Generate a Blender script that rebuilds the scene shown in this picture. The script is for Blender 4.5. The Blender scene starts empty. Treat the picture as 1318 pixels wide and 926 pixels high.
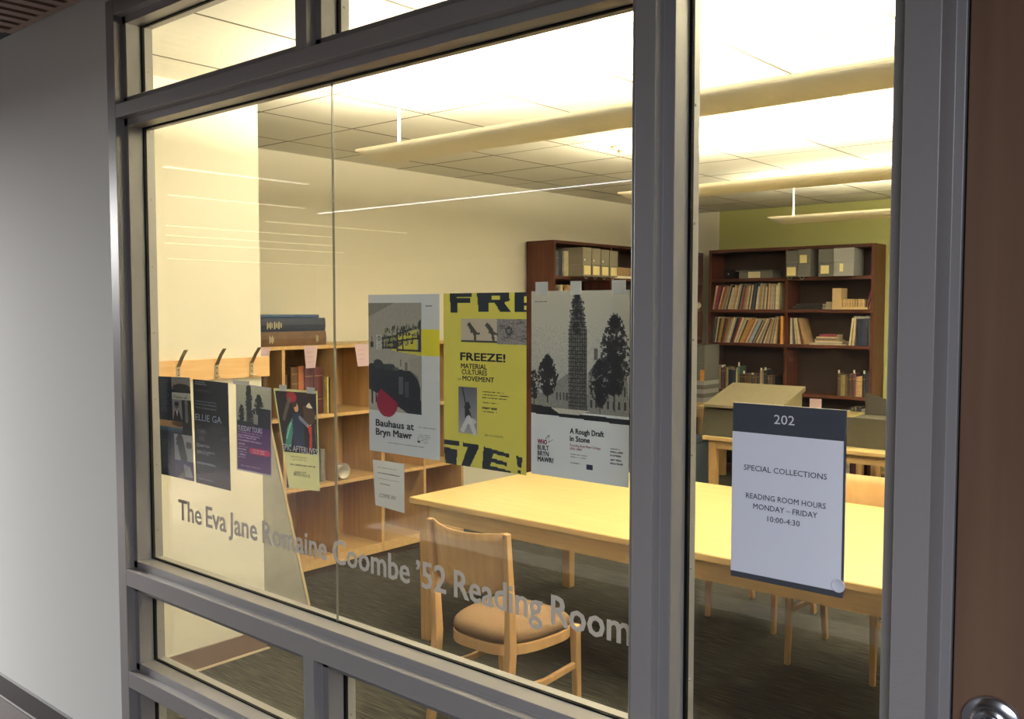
import bpy, bmesh, math, random
import numpy as np
from mathutils import Vector, Matrix, Euler

SC = bpy.context.scene
COL = SC.collection
R = math.radians
PI = math.pi
rnd = random.Random(7)

# ------------------------------------------------------------------ camera
cam_d = bpy.data.cameras.new('camera')
cam_d.sensor_width = 36.0
cam_d.lens = 1195.0 / 1318.0 * 36.0
cam_d.clip_start = 0.05
cam = bpy.data.objects.new('camera', cam_d)
COL.objects.link(cam)
cam.location = (0, 0, 1.7)
cam.rotation_euler = (R(90 - 3.161), 0, R(40.74))
SC.camera = cam

# ------------------------------------------------------------------ world / exposure
w = bpy.data.worlds.new('world'); SC.world = w
w.use_nodes = True
w.node_tree.nodes['Background'].inputs[0].default_value = (.55, .6, .7, 1)
w.node_tree.nodes['Background'].inputs[1].default_value = .15
SC.view_settings.view_transform = 'Standard'
SC.view_settings.look = 'None'
SC.view_settings.gamma = 1
SC.view_settings.use_curve_mapping = False
SC.view_settings.exposure = 0.0

WARM = (1.0, .86, .585)
PEND_W = 455.0          # watts in each pendant trough (warm reading room lamps)
ROOM_FILL = 0.0
CORR_FILL = 40.0        # unused strength for an added corridor fill lamp
LED = 16.0             # radiance of the corridor's LED lines


def area(name, loc, rot, sx, sy, power, col):
    d = bpy.data.lights.new(name, 'AREA')
    d.shape = 'RECTANGLE'; d.size = sx; d.size_y = sy
    d.energy = power; d.color = col
    o = bpy.data.objects.new(name, d); COL.objects.link(o)
    o.location = loc; o.rotation_euler = rot
    return o


# added fill lamps for the corridor, kept out of the glass reflections
area('corridor_fill_light', (-9.9, .25, 2.56), (0, 0, 0), 2.0, 1.8, 3150.0, (1.0, .98, .94))
area('corridor_fill_light', (1.7, -1.5, 2.72), (0, 0, 0), 2.4, 2.4, 260.0, (.86, .90, 1.0))

# ------------------------------------------------------------------ materials
MATS = {}


def mat(name, col, rough=.6, metal=0, col2=None, scale=8, stretch=(1, 1, 1), bump=0, bscale=60,
        spec=.5, kind='noise', lo=.35, hi=.65, emit=None, estr=0, transl=0):
    if name in MATS: return MATS[name]
    m = bpy.data.materials.new(name); m.use_nodes = True
    nt = m.node_tree; b = nt.nodes['Principled BSDF']
    b.inputs['Base Color'].default_value = (*col, 1)
    b.inputs['Roughness'].default_value = rough
    b.inputs['Metallic'].default_value = metal
    b.inputs['Specular IOR Level'].default_value = spec
    tc = nt.nodes.new('ShaderNodeTexCoord')
    mp = nt.nodes.new('ShaderNodeMapping'); mp.inputs['Scale'].default_value = stretch
    nt.links.new(tc.outputs['Object'], mp.inputs[0])
    if col2:
        t = nt.nodes.new('ShaderNodeTexNoise'); t.inputs['Scale'].default_value = scale
        t.inputs['Detail'].default_value = 5
        nt.links.new(mp.outputs[0], t.inputs[0])
        cr = nt.nodes.new('ShaderNodeValToRGB')
        cr.color_ramp.elements[0].position = lo; cr.color_ramp.elements[1].position = hi
        cr.color_ramp.elements[0].color = (*col, 1); cr.color_ramp.elements[1].color = (*col2, 1)
        nt.links.new(t.outputs[0], cr.inputs[0]); nt.links.new(cr.outputs[0], b.inputs['Base Color'])
    if bump:
        t = nt.nodes.new('ShaderNodeTexNoise'); t.inputs['Scale'].default_value = bscale
        t.inputs['Detail'].default_value = 3
        nt.links.new(mp.outputs[0], t.inputs[0])
        bp = nt.nodes.new('ShaderNodeBump'); bp.inputs['Strength'].default_value = bump
        bp.inputs['Distance'].default_value = .01
        nt.links.new(t.outputs[0], bp.inputs['Height']); nt.links.new(bp.outputs[0], b.inputs['Normal'])
    if emit:
        b.inputs['Emission Color'].default_value = (*emit, 1)
        b.inputs['Emission Strength'].default_value = estr
    MATS[name] = m
    return m


def glass_mat():
    m = bpy.data.materials.new('window_glass'); m.use_nodes = True
    nt = m.node_tree; nt.nodes.clear()
    out = nt.nodes.new('ShaderNodeOutputMaterial')
    mix = nt.nodes.new('ShaderNodeMixShader')
    tr = nt.nodes.new('ShaderNodeBsdfTransparent'); tr.inputs[0].default_value = (.97, .985, .975, 1)
    gl = nt.nodes.new('ShaderNodeBsdfGlossy'); gl.inputs['Roughness'].default_value = 0
    ge = nt.nodes.new('ShaderNodeNewGeometry')
    dt = nt.nodes.new('ShaderNodeVectorMath'); dt.operation = 'DOT_PRODUCT'
    nt.links.new(ge.outputs['Normal'], dt.inputs[0]); nt.links.new(ge.outputs['Incoming'], dt.inputs[1])
    ab = nt.nodes.new('ShaderNodeMath'); ab.operation = 'ABSOLUTE'; nt.links.new(dt.outputs['Value'], ab.inputs[0])
    om = nt.nodes.new('ShaderNodeMath'); om.operation = 'SUBTRACT'; om.inputs[0].default_value = 1
    nt.links.new(ab.outputs[0], om.inputs[1])
    pw = nt.nodes.new('ShaderNodeMath'); pw.operation = 'POWER'; pw.inputs[1].default_value = 5
    nt.links.new(om.outputs[0], pw.inputs[0])
    ma = nt.nodes.new('ShaderNodeMath'); ma.operation = 'MULTIPLY_ADD'
    ma.inputs[1].default_value = .96; ma.inputs[2].default_value = .04
    nt.links.new(pw.outputs[0], ma.inputs[0])
    nt.links.new(ma.outputs[0], mix.inputs[0]); nt.links.new(tr.outputs[0], mix.inputs[1])
    nt.links.new(gl.outputs[0], mix.inputs[2]); nt.links.new(mix.outputs[0], out.inputs[0])
    return m


def print_mat(name, transl=.12):
    """flat print: colours carried by the sheet's own colour attribute"""
    m = bpy.data.materials.new(name); m.use_nodes = True
    nt = m.node_tree; b = nt.nodes['Principled BSDF']; out = nt.nodes['Material Output']
    at = nt.nodes.new('ShaderNodeVertexColor'); at.layer_name = 'print'
    b.inputs['Roughness'].default_value = .55
    nt.links.new(at.outputs[0], b.inputs['Base Color'])
    tl = nt.nodes.new('ShaderNodeBsdfTranslucent'); nt.links.new(at.outputs[0], tl.inputs[0])
    mx = nt.nodes.new('ShaderNodeMixShader'); mx.inputs[0].default_value = transl
    nt.links.new(b.outputs[0], mx.inputs[1]); nt.links.new(tl.outputs[0], mx.inputs[2])
    nt.links.new(mx.outputs[0], out.inputs[0])
    return m


def carpet_mat():
    m = bpy.data.materials.new('striated_carpet'); m.use_nodes = True
    nt = m.node_tree; b = nt.nodes['Principled BSDF']
    tc = nt.nodes.new('ShaderNodeTexCoord')
    mp = nt.nodes.new('ShaderNodeMapping'); mp.inputs['Scale'].default_value = (3, 85, 1)
    nt.links.new(tc.outputs['Object'], mp.inputs[0])
    n = nt.nodes.new('ShaderNodeTexNoise'); n.inputs['Scale'].default_value = 2.2; n.inputs['Detail'].default_value = 6
    nt.links.new(mp.outputs[0], n.inputs[0])
    cr = nt.nodes.new('ShaderNodeValToRGB')
    e = cr.color_ramp.elements
    e[0].position = .33; e[0].color = (.020, .021, .022, 1)
    e[1].position = .72; e[1].color = (.115, .108, .085, 1)
    x = cr.color_ramp.elements.new(.52); x.color = (.052, .050, .044, 1)
    nt.links.new(n.outputs[0], cr.inputs[0]); nt.links.new(cr.outputs[0], b.inputs['Base Color'])
    b.inputs['Roughness'].default_value = .95; b.inputs['Specular IOR Level'].default_value = .1
    bp = nt.nodes.new('ShaderNodeBump'); bp.inputs['Strength'].default_value = .5; bp.inputs['Distance'].default_value = .006
    nt.links.new(n.outputs[0], bp.inputs['Height']); nt.links.new(bp.outputs[0], b.inputs['Normal'])
    return m


GLASS = glass_mat()
CARPET = carpet_mat()
PRINT = print_mat('printed_paper')
PRINT_THIN = print_mat('thin_printed_paper', .3)
WALLW = mat('warm_white_paint', (.80, .77, .69), .8, bump=.04, bscale=180)
WALLC = mat('corridor_grey_paint', (.56, .57, .56), .8, bump=.06, bscale=220)
GREEN = mat('olive_green_paint', (.46, .47, .19), .8, bump=.04, bscale=180)
TILE = mat('ceiling_tile_white', (.80, .79, .75), .9, col2=(.74, .73, .69), scale=120, lo=.5, hi=.75)
GRID = mat('ceiling_grid_shadow', (.13, .12, .10), .8)  # grid coloured dark to paint the shadow gaps between tiles
FRAME = mat('grey_painted_steel', (.235, .225, .225), .34, bump=.05, bscale=240)
GASK = mat('black_rubber_gasket', (.006, .006, .006), .9, spec=.1)
EDGE = mat('polished_glass_edge', (.20, .19, .16), .15)
SCREW = mat('screw_steel', (.25, .23, .2), .35, 1)
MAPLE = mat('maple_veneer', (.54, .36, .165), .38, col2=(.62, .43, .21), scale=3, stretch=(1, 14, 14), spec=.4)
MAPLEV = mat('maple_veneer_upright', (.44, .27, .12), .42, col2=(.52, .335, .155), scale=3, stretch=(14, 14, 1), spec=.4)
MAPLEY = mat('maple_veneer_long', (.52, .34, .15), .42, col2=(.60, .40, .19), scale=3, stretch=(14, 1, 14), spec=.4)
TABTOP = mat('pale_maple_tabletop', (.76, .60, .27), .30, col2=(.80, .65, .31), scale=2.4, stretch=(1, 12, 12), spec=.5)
CHAIRW = mat('honey_beech', (.55, .33, .15), .38, col2=(.62, .39, .19), scale=4, stretch=(9, 9, 1.2))
CUSH = mat('brown_tweed_upholstery', (.15, .095, .055), .95, col2=(.20, .13, .08), scale=220, bump=.35, bscale=420, spec=.15)
DARKW = mat('dark_mahogany', (.058, .017, .011), .5, col2=(.090, .028, .018), scale=3, stretch=(10, 10, 1), spec=.25)
DARKH = mat('dark_mahogany_shelf', (.055, .018, .012), .5, col2=(.085, .028, .018), scale=3, stretch=(1, 10, 10), spec=.25)
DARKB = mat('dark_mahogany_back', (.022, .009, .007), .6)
SLAT = mat('dark_walnut_slat', (.17, .115, .085), .55, col2=(.22, .15, .11), scale=5, stretch=(8, 1, 8))
BLACK = mat('black_void', (.006, .006, .008), .9)
RUBBER = mat('brown_vinyl_base', (.14, .10, .085), .5)
RUBBERC = mat('dark_vinyl_base', (.045, .04, .042), .5)
DOORW = mat('dark_veneer_door', (.145, .082, .052), .32, col2=(.185, .108, .068), scale=2.2, stretch=(7, 7, .5), spec=.4)
CHROME = mat('brushed_chrome', (.62, .64, .68), .22, 1)
DCHROME = mat('dark_lever_metal', (.08, .08, .10), .25, 1)
PENDM = mat('pendant_white_enamel', (.78, .74, .64), .5)
LETTER = mat('frosted_vinyl', (.50, .46, .385), .7)
INK = mat('black_ink', (.012, .013, .018), .6)
INKN = mat('navy_ink', (.010, .016, .030), .6)
INKR = mat('crimson_ink', (.26, .015, .05), .6)
INKW = mat('white_ink', (.70, .72, .76), .6)
INKB = mat('pale_blue_ink', (.42, .47, .60), .6)
INKG = mat('dark_grey_ink', (.07, .075, .085), .6)
TAPE = mat('cloudy_tape', (.78, .77, .70), .4)
CARD = mat('cream_card', (.72, .66, .46), .7)
WHITEP = mat('white_paper', (.78, .75, .66), .8)
LILAC = mat('lilac_paper', (.56, .42, .50), .8)
YNOTE = mat('yellow_note', (.80, .68, .36), .8)
SIGNF = mat('sign_charcoal', (.062, .070, .088), .35)
SIGNP = mat('sign_insert_paper', (.80, .83, .92), .45)
OLIVEF = mat('olive_felt', (.042, .038, .024), .9, col2=(.05, .045, .03), scale=60)
CRADLE = mat('drab_book_cloth', (.13, .11, .066), .85, col2=(.145, .12, .074), scale=40)
BOXG = mat('grey_archive_board', (.115, .115, .11), .75)
BOXT = mat('taupe_archive_board', (.215, .195, .155), .8)
BOXL = mat('light_grey_board', (.27, .27, .28), .7)
PANELG = mat('grey_portfolio_cloth', (.17, .165, .15), .75, col2=(.20, .195, .175), scale=12)
TANW = mat('limed_wood_edge', (.40, .32, .20), .7)
STEELB = mat('hook_steel', (.55, .50, .42), .3, .9)
STEELD = mat('hook_arm_steel', (.32, .27, .20), .35, .8)
LEDM = mat('led_line', (.9, .9, .9), .5, emit=(.93, .96, 1.0), estr=LED)
LEDC = mat('pendant_tube', (.9, .9, .8), .5, emit=(1.0, .90, .70), estr=14)
CRATE = mat('slate_blue_plastic', (.045, .060, .085), .5)
PAGE = mat('page_block', (.55, .48, .34), .9, col2=(.45, .38, .26), scale=90)
GILT = mat('gilt_tooling', (.22, .14, .06), .5, .3)
SENSOR = mat('detector_plastic', (.72, .66, .52), .5)

# ------------------------------------------------------------------ helpers


def link(o, parent=None):
    COL.objects.link(o)
    if parent: o.parent = parent
    return o


def tag(o, label=None, cat=None, group=None, kind=None):
    if label: o['label'] = label
    if cat: o['category'] = cat
    if group: o['group'] = group
    if kind: o['kind'] = kind
    return o


def empty(name, loc=(0, 0, 0), rz=0, label=None, cat=None, group=None, kind=None):
    o = bpy.data.objects.new(name, None)
    o.empty_display_size = .05
    COL.objects.link(o); o.location = loc; o.rotation_euler = (0, 0, rz)
    return tag(o, label, cat, group, kind)


class MB:
    """collects simple shapes and links them as one mesh object"""

    def __init__(s): s.v = []; s.f = []; s.m = []; s.mi = 0

    def add(s, vs, fs):
        b = len(s.v); s.v += [tuple(v) for v in vs]
        s.f += [tuple(b + i for i in f) for f in fs]; s.m += [s.mi] * len(fs)
        return s

    def box(s, a, b, mtx=None):
        x0, y0, z0 = a; x1, y1, z1 = b
        vs = [Vector(p) for p in ((x0, y0, z0), (x1, y0, z0), (x1, y1, z0), (x0, y1, z0),
                                  (x0, y0, z1), (x1, y0, z1), (x1, y1, z1), (x0, y1, z1))]
        if mtx: vs = [mtx @ v for v in vs]
        return s.add(vs, [(0, 3, 2, 1), (4, 5, 6, 7), (0, 1, 5, 4), (1, 2, 6, 5), (2, 3, 7, 6), (3, 0, 4, 7)])

    def quad(s, *p): return s.add(p, [tuple(range(len(p)))])

    def prism(s, poly, axis, a, b):
        """poly: 2-D outline extruded along axis ('x','y','z') from a to b"""
        def P(p, t):
            if axis == 'x': return (t, p[0], p[1])
            if axis == 'y': return (p[0], t, p[1])
            return (p[0], p[1], t)
        n = len(poly)
        vs = [P(p, a) for p in poly] + [P(p, b) for p in poly]
        fs = [tuple(range(n))[::-1], tuple(range(n, 2 * n))] + [(i, (i + 1) % n, n + (i + 1) % n, n + i) for i in range(n)]
        return s.add(vs, fs)

    def sweep(s, pts, w, d, up=(0, 0, 1)):
        """rectangular bar along a polyline; w/d scalars or lists"""
        n = len(pts); W = w if isinstance(w, (list, tuple)) else [w] * n; D = d if isinstance(d, (list, tuple)) else [d] * n
        pts = [Vector(p) for p in pts]; vs = []
        for i, p in enumerate(pts):
            t = (pts[min(i + 1, n - 1)] - pts[max(i - 1, 0)]).normalized()
            u = Vector(up); sd = t.cross(u).normalized(); nn = sd.cross(t).normalized()
            a, b = W[i] / 2, D[i] / 2
            vs += [p - sd * a - nn * b, p + sd * a - nn * b, p + sd * a + nn * b, p - sd * a + nn * b]
        fs = [(3, 2, 1, 0), tuple(range(4 * n - 4, 4 * n))]
        for i in range(n - 1):
            for k in range(4):
                fs.append((4 * i + k, 4 * i + (k + 1) % 4, 4 * i + 4 + (k + 1) % 4, 4 * i + 4 + k))
        return s.add(vs, fs)

    def cyl(s, p0, p1, r0, r1=None, n=20):
        r1 = r0 if r1 is None else r1
        p0 = Vector(p0); p1 = Vector(p1); t = (p1 - p0).normalized()
        a = t.orthogonal().normalized(); b = t.cross(a)
        vs = []
        for p, r in ((p0, r0), (p1, r1)):
            for i in range(n):
                q = 2 * PI * i / n; vs.append(p + a * (math.cos(q) * r) + b * (math.sin(q) * r))
        fs = [tuple(range(n))[::-1], tuple(range(n, 2 * n))] + [(i, (i + 1) % n, n + (i + 1) % n, n + i) for i in range(n)]
        return s.add(vs, fs)

    def lathe(s, prof, c, axis='z', n=32):
        """prof: list of (radius, height)"""
        vs = []
        for r, h in prof:
            for i in range(n):
                q = 2 * PI * i / n; x, y = r * math.cos(q), r * math.sin(q)
                v = (x, y, h) if axis == 'z' else (x, h, y)
                vs.append(Vector(c) + Vector(v))
        fs = []
        for j in range(len(prof) - 1):
            for i in range(n):
                fs.append((j * n + i, j * n + (i + 1) % n, (j + 1) * n + (i + 1) % n, (j + 1) * n + i))
        fs.append(tuple(range(n))[::-1]); fs.append(tuple(range((len(prof) - 1) * n, len(prof) * n)))
        return s.add(vs, fs)

    def obj(s, name, mats, parent=None, smooth=False, bevel=0, seg=2, loc=None, recalc=True):
        me = bpy.data.meshes.new(name); me.from_pydata(s.v, [], s.f)
        if not isinstance(mats, (list, tuple)): mats = [mats]
        for m in mats: me.materials.append(m)
        me.polygons.foreach_set('material_index', s.m)
        if recalc:
            bm = bmesh.new(); bm.from_mesh(me); bmesh.ops.recalc_face_normals(bm, faces=bm.faces)
            bm.to_mesh(me); bm.free()
        if smooth: me.polygons.foreach_set('use_smooth', [True] * len(me.polygons))
        me.update()
        o = bpy.data.objects.new(name, me); link(o, parent)
        if loc: o.location = loc
        if bevel:
            md = o.modifiers.new('bevel', 'BEVEL'); md.width = bevel; md.segments = seg
            md.limit_method = 'ANGLE'; md.angle_limit = R(40)
        return o


def box(name, a, b, m, parent=None, bevel=0, **k):
    return tag(MB().box(a, b).obj(name, m, parent, bevel=bevel), **k)


def copy_tree(o, parent=None):
    c = o.copy(); COL.objects.link(c)
    if parent: c.parent = parent
    for ch in o.children: copy_tree(ch, c)
    return c


def text_mb(items):
    """items: (string, x, z, cap_height, width or None, weight, align) in a plane; returns MB with y=0.
    x,z are the left (or centre) of the baseline."""
    mb = MB()
    for it in items:
        s, x, z, cap, width, wt = it[:6]; al = it[6] if len(it) > 6 else 'l'
        shear = it[7] if len(it) > 7 else 0
        cu = bpy.data.curves.new('t', 'FONT'); cu.body = s; cu.size = 1; cu.resolution_u = 2
        cu.shear = shear
        ob = bpy.data.objects.new('t', cu); me = ob.to_mesh()
        co = np.array([v.co[:] for v in me.vertices])
        fs = [tuple(p.vertices) for p in me.polygons]
        if len(co):
            x0, x1 = co[:, 0].min(), co[:, 0].max()
            k = cap / .70
            kx = width / (x1 - x0) if width else k
            ox = x - (kx * (x1 - x0) / 2 if al == 'c' else 0)
            e = wt * cap * 1.15
            for n_, (dx, dz) in enumerate(((0, 0),) if wt < .003 else ((-e, -e * .6), (e, e * .6), (-e, e * .6), (e, -e * .6), (0, 0))):
                mb.add([(ox + (c[0] - x0) * kx + dx, n_ * .00002, z + c[1] * k + dz) for c in co], fs)
        ob.to_mesh_clear(); bpy.data.objects.remove(ob); bpy.data.curves.remove(cu)
    return mb


def text_obj(name, items, m, parent, y, thick=0, **k):
    for it in items:
        o = text_mb([it]).obj(name, m, parent, recalc=False); o.location.y = y
    return o


# ================================================================== STRUCTURE
LX = -5.17; BY = 9.0; CZ = 2.73; FY = 1.70; RXW = 2.5
# floors
box('floor', (LX - .1, 1.66, -.06), (RXW, BY + .1, 0), CARPET, kind='structure')
cf = box('floor', (-20, -12, -.08), (4, 1.66, -.012), mat('corridor_subfloor', (.03, .026, .026), .8), kind='structure')
ft = [mat('corridor_carpet_plum', (.050, .038, .040), .9, col2=(.065, .05, .05), scale=90),
      mat('corridor_carpet_beige', (.20, .175, .15), .9, col2=(.24, .21, .18), scale=90),
      mat('corridor_carpet_brown', (.10, .078, .066), .9, col2=(.12, .095, .08), scale=90)]
ft.append(mat('corridor_carpet_greybrown', (.27, .25, .21), .9, col2=(.31, .285, .24), scale=60))
ft.append(mat('corridor_stone_strip', (.66, .63, .56), .7, col2=(.72, .68, .61), scale=30))
tm = {}
rows = [(1.565 - .61 * j - .61, .61, 0) for j in range(4)] + [(-1.39, .515, 0), (-1.63, .24, 4)] + [(-2.24 - .61 * j, .61, 3) for j in range(4)]
for (y, dy, k) in rows:
    for i in range(18):
        x = -8.6 + i * .61
        if k in (3, 4) and x < -5.6: k_ = 0
        else: k_ = k
        kk = 2 if (k == 0 and (i * 5 + int(y * 7)) % 4 == 0) else k_
        if (kk, dy) not in tm:
            tm[(kk, dy)] = MB().box((.002, .002, -.012), (.608, dy - .002, 0)).obj('floor_tile', ft[kk], cf); o = tm[(kk, dy)]
        else:
            o = tm[(kk, dy)].copy(); link(o, cf)
        o.location = (x, y, 0)
# room walls
box('wall_left', (LX - .12, 1.70, 0), (LX, BY + .12, CZ + .1), WALLW, kind='structure')
box('wall_back', (LX, BY, 0), (RXW, BY + .12, CZ + .1), GREEN, kind='structure')
box('trim_1', (LX, BY - .02, 0), (-4.83, BY, CZ), WALLW, kind='structure')
box('wall_right', (RXW, 1.70, 0), (RXW + .12, BY + .12, CZ + .1), WALLW, kind='structure')
box('wall_stub', (-4.06, 1.70, 0), (-3.92, 2.655, CZ + .02), WALLW, kind='structure')
mb = MB().box((-3.92, 1.70, .006), (-3.908, 2.658, .10))
o = mb.obj('baseboard_stub', RUBBER); tag(o, kind='structure')
mb = MB().prism([(-3.908, .006), (-3.890, .004), (-3.890, .0), (-3.92, .0)], 'y', 1.70, 2.665)
o = mb.obj('baseboard_toe', mat('pale_vinyl_toe', (.42, .34, .25), .5), o)  # toe strip in a paler tone than the base
box('baseboard_left', (LX, 1.70, 0), (LX + .012, BY, .10), RUBBER, kind='structure')
box('baseboard_back', (LX, BY - .034, 0), (RXW, BY - .022, .10), RUBBER, kind='structure')
# front wall (the wall between corridor and reading room), opening for the window frame and door
FX0, FX1 = -3.196, .62
FT = 2.754
mb = MB()
mb.box((-20, 1.565, -.012), (FX0, 1.70, 3.1))
mb.box((FX0, 1.565, FT), (FX1, 1.70, 3.1))
mb.box((FX1, 1.565, -.012), (4, 1.70, 3.1))
mb.obj('wall_front', [WALLC]); tag(COL.objects['wall_front'], kind='structure')
mbi = MB()
mbi.box((LX, 1.700, 0), (FX0, 1.712, CZ + .02)).box((FX1, 1.700, 0), (RXW, 1.712, CZ + .02))
tag(mbi.obj('trim_2', WALLW), kind='structure')
mb = MB().prism([(1.553, .098), (1.565, .10), (1.565, -.01), (1.545, -.01), (1.549, .004), (1.553, .01)], 'x', -20, FX0)
tag(mb.obj('baseboard_corridor', RUBBERC), kind='structure')
# corridor's other walls
box('wall_corridor_far', (-20, -12.12, -.012), (4, -12, 3.1), mat('lobby_dark_panelling', (.07, .055, .045), .6), kind='structure')
box('wall_corridor_left', (-20.1, -12, -.012), (-20, 1.6, 3.1), mat('lobby_dark_panelling', (.07, .055, .045), .6), kind='structure')
box('wall_corridor_right', (4, -12, -.012), (4.1, 1.6, 3.1), mat('lobby_dark_panelling', (.07, .055, .045), .6), kind='structure')

# room ceiling: tiles lying in a metal grid (0.61 m module)
ceil = box('ceiling', (LX, 1.70, CZ + .03), (RXW, BY, CZ + .09), mat('plenum_grey', (.35, .34, .32), .9), kind='structure')
S = .6096
gx = [-4.82 + S * i for i in range(-1, 13)]
gy = [1.655 + S * i for i in range(0, 14)]
tile0 = None
for i in range(len(gx) - 1):
    for j in range(len(gy) - 1):
        x0, x1 = max(gx[i], LX), min(gx[i + 1], RXW); y0, y1 = max(gy[j], 1.712), min(gy[j + 1], BY)
        if x1 - x0 < .08 or y1 - y0 < .08: continue
        full = x1 - x0 > S - .001 and y1 - y0 > S - .001
        g = .006
        if full and tile0:
            o = tile0.copy(); link(o, ceil)
        else:
            wx, wy = x1 - x0, y1 - y0
            o = MB().box((g, g, 0), (wx - g, wy - g, .022)).obj('ceiling_tile', TILE, ceil)
            if full: tile0 = o
        o.location = (x0, y0, CZ - .002 + rnd.uniform(-.0008, .0008))
gm = None
for x in gx[1:]:
    if x < RXW: box('grid_runner', (x - .0055, 1.712, CZ - .0028), (x + .0055, BY, CZ + .03), GRID, ceil)
for y in gy[1:]:
    if y < BY: box('grid_tee', (LX, y - .0055, CZ - .0026), (RXW, y + .0055, CZ + .031), GRID, ceil)

# corridor ceiling: dark wood slats behind a border board
cc = box('ceiling', (-20, -12, 2.93), (4, 1.565, 3.0), BLACK, kind='structure')
XE = -3.84
box('border_board', (XE, 1.475, 2.757), (4, 1.503, 2.80), SLAT, cc)
box('end_board', (XE - .01, -2.8, 2.757), (XE + .045, 1.474, 2.80), SLAT, cc)
s0 = None
x = -3.753
while x < 1.5:
    if s0 is None:
        s0 = MB().box((0, -2.8, 2.757), (.044, 1.4745, 2.785)).obj('ceiling_slat', SLAT, cc); o = s0; base = x
        s0.location.x = x
    else:
        o = s0.copy(); link(o, cc); o.location.x = x
    x += .078
box('slat_backing', (XE, -2.8, 2.80), (1.6, 1.5, 2.806), mat('slat_backing_dark', (.018, .010, .010), .9), cc)
box('ceiling_drop', (-20, -12, 2.80), (XE - .02, 1.565, 2.90), mat('corridor_bulkhead', (.012, .014, .025), .8), cc)

# ------------------------------------------------------------------ window frame
Y0, Y1, YG, YG2, YI = 1.558, 1.588, 1.642, 1.648, 1.685
ST = .026
win = empty('window_1', (0, 0, 0), kind='structure')


def vmember(name, x0, x1, z0, z1, left=True, right=True):
    """stepped steel member: front face x0..x1, inner stop ST wider on the glazed sides"""
    xl = x0 - (ST if left else 0); xr = x1 + (ST if right else 0)
    poly = [(x0, Y0), (x1, Y0), (x1, Y1), (xr, Y1), (xr, YI), (xl, YI), (xl, Y1), (x0, Y1)]
    return MB().prism(poly, 'z', z0, z1).obj(name, FRAME, win, bevel=.0015)


def hmember(name, z0, z1, x0, x1, low=True, up=True):
    zl = z0 - (ST if low else 0); zu = z1 + (ST if up else 0)
    poly = [(Y0, z0), (Y1, z0), (Y1, zl), (YI, zl), (YI, zu), (Y1, zu), (Y1, z1), (Y0, z1)]
    return MB().prism(poly, 'x', x0, x1).obj(name, FRAME, win, bevel=.0015)


XJ0, XJ1 = -3.196, -3.139     # left jamb face
XM0, XM1 = -1.024, -.977      # main mullion
XR0, XR1 = -.512, -.455       # right jamb face
XS0, XS1 = -2.118, -2.070     # small mullions above and below
vmember('frame_jamb', XJ0, XJ1, -.01, 2.754, left=False)
vmember('frame_mullion', XM0, XM1, -.01, 2.754)
hmember('frame_head', 2.70, 2.754, XJ1, XM0, up=False)
hmember('frame_head', 2.70, 2.754, XM1, XR0, up=False)
hmember('frame_transom', 2.3535, 2.399, XJ1, XM0)
hmember('frame_rail', .722, .781, XJ1, XM0)
hmember('frame_rail', .355, .412, XJ1, XM0)
hmember('frame_sill', -.01, .10, XJ1, XM0, low=False)
hmember('frame_sill', -.01, .10, XM1, XR0, low=False)
vmember('frame_small_mullion', XS0, XS1, 2.399, 2.70)
vmember('frame_small_mullion', XS0, XS1, .412, .722)
# right jamb shared with the door: glazed to the left, door rebate to the right
poly = [(XR0, Y0), (XR1, Y0), (XR1, 1.632), (XR1 + .017, 1.632), (XR1 + .017, 1.70), (XR0 - ST, 1.70), (XR0 - ST, Y1), (XR0, Y1)]
MB().prism(poly, 'z', -.01, 2.754).obj('frame_jamb', FRAME, win, bevel=.0015)
# faint scratch line/hinge reveal on the right jamb edge
# panes, gaskets, interior stops with screws


def pane(x0, x1, z0, z1):
    g = MB().box((x0, YG, z0), (x1, YG2, z1)).obj('glass_pane', GLASS, win)
    return g


def gasket(x0, x1, z0, z1):
    t = .006
    mb = MB()
    for a, b in (((x0, YG - .001, z0), (x0 + t, YG2 + .004, z1)), ((x1 - t, YG - .001, z0), (x1, YG2 + .004, z1)),
                 ((x0, YG - .001, z0), (x1, YG2 + .004, z0 + .0035)), ((x0, YG - .001, z1 - .0035), (x1, YG2 + .004, z1))):
        mb.box(a, b)
    mb.obj('glazing_gasket', GASK, win)


openings = [
    (XJ1 + ST, XM0 - ST, .781 + ST, 2.3535 - ST, True),
    (XJ1 + ST, XS0 - ST, 2.399 + ST, 2.70 - ST, False), (XS1 + ST, XM0 - ST, 2.399 + ST, 2.70 - ST, False),
    (XJ1 + ST, XS0 - ST, .412 + ST, .722 - ST, False), (XS1 + ST, XM0 - ST, .412 + ST, .722 - ST, False),
    (XJ1 + ST, XM0 - ST, .10 + ST, .355 - ST, False),
    (XM1 + ST, XR0 - ST, .10 + ST, 2.70 - ST, False)]
for x0, x1, z0, z1, split in openings:
    if split:
        xj = -2.072
        pane(x0, xj - .001, z0, z1); pane(xj + .001, x1, z0, z1)
        box('pane_joint', (xj - .0008, YG - .0003, z0), (xj + .0008, YG2 + .0003, z1), EDGE, win)
    else:
        pane(x0, x1, z0, z1)
    gasket(x0, x1, z0, z1)
    zz = z0 + .10
    while zz < z1:
        MB().lathe([(.0028, 0), (.0028, .001), (.0015, .0018)], (0, 0, 0), 'z', 8)
        m1 = MB().cyl((x0, 1.668, zz), (x0 + .0018, 1.668, zz), .0032, .0022, 8)
        m1.obj('stop_screw', SCREW, win)
        zz += .235
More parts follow.
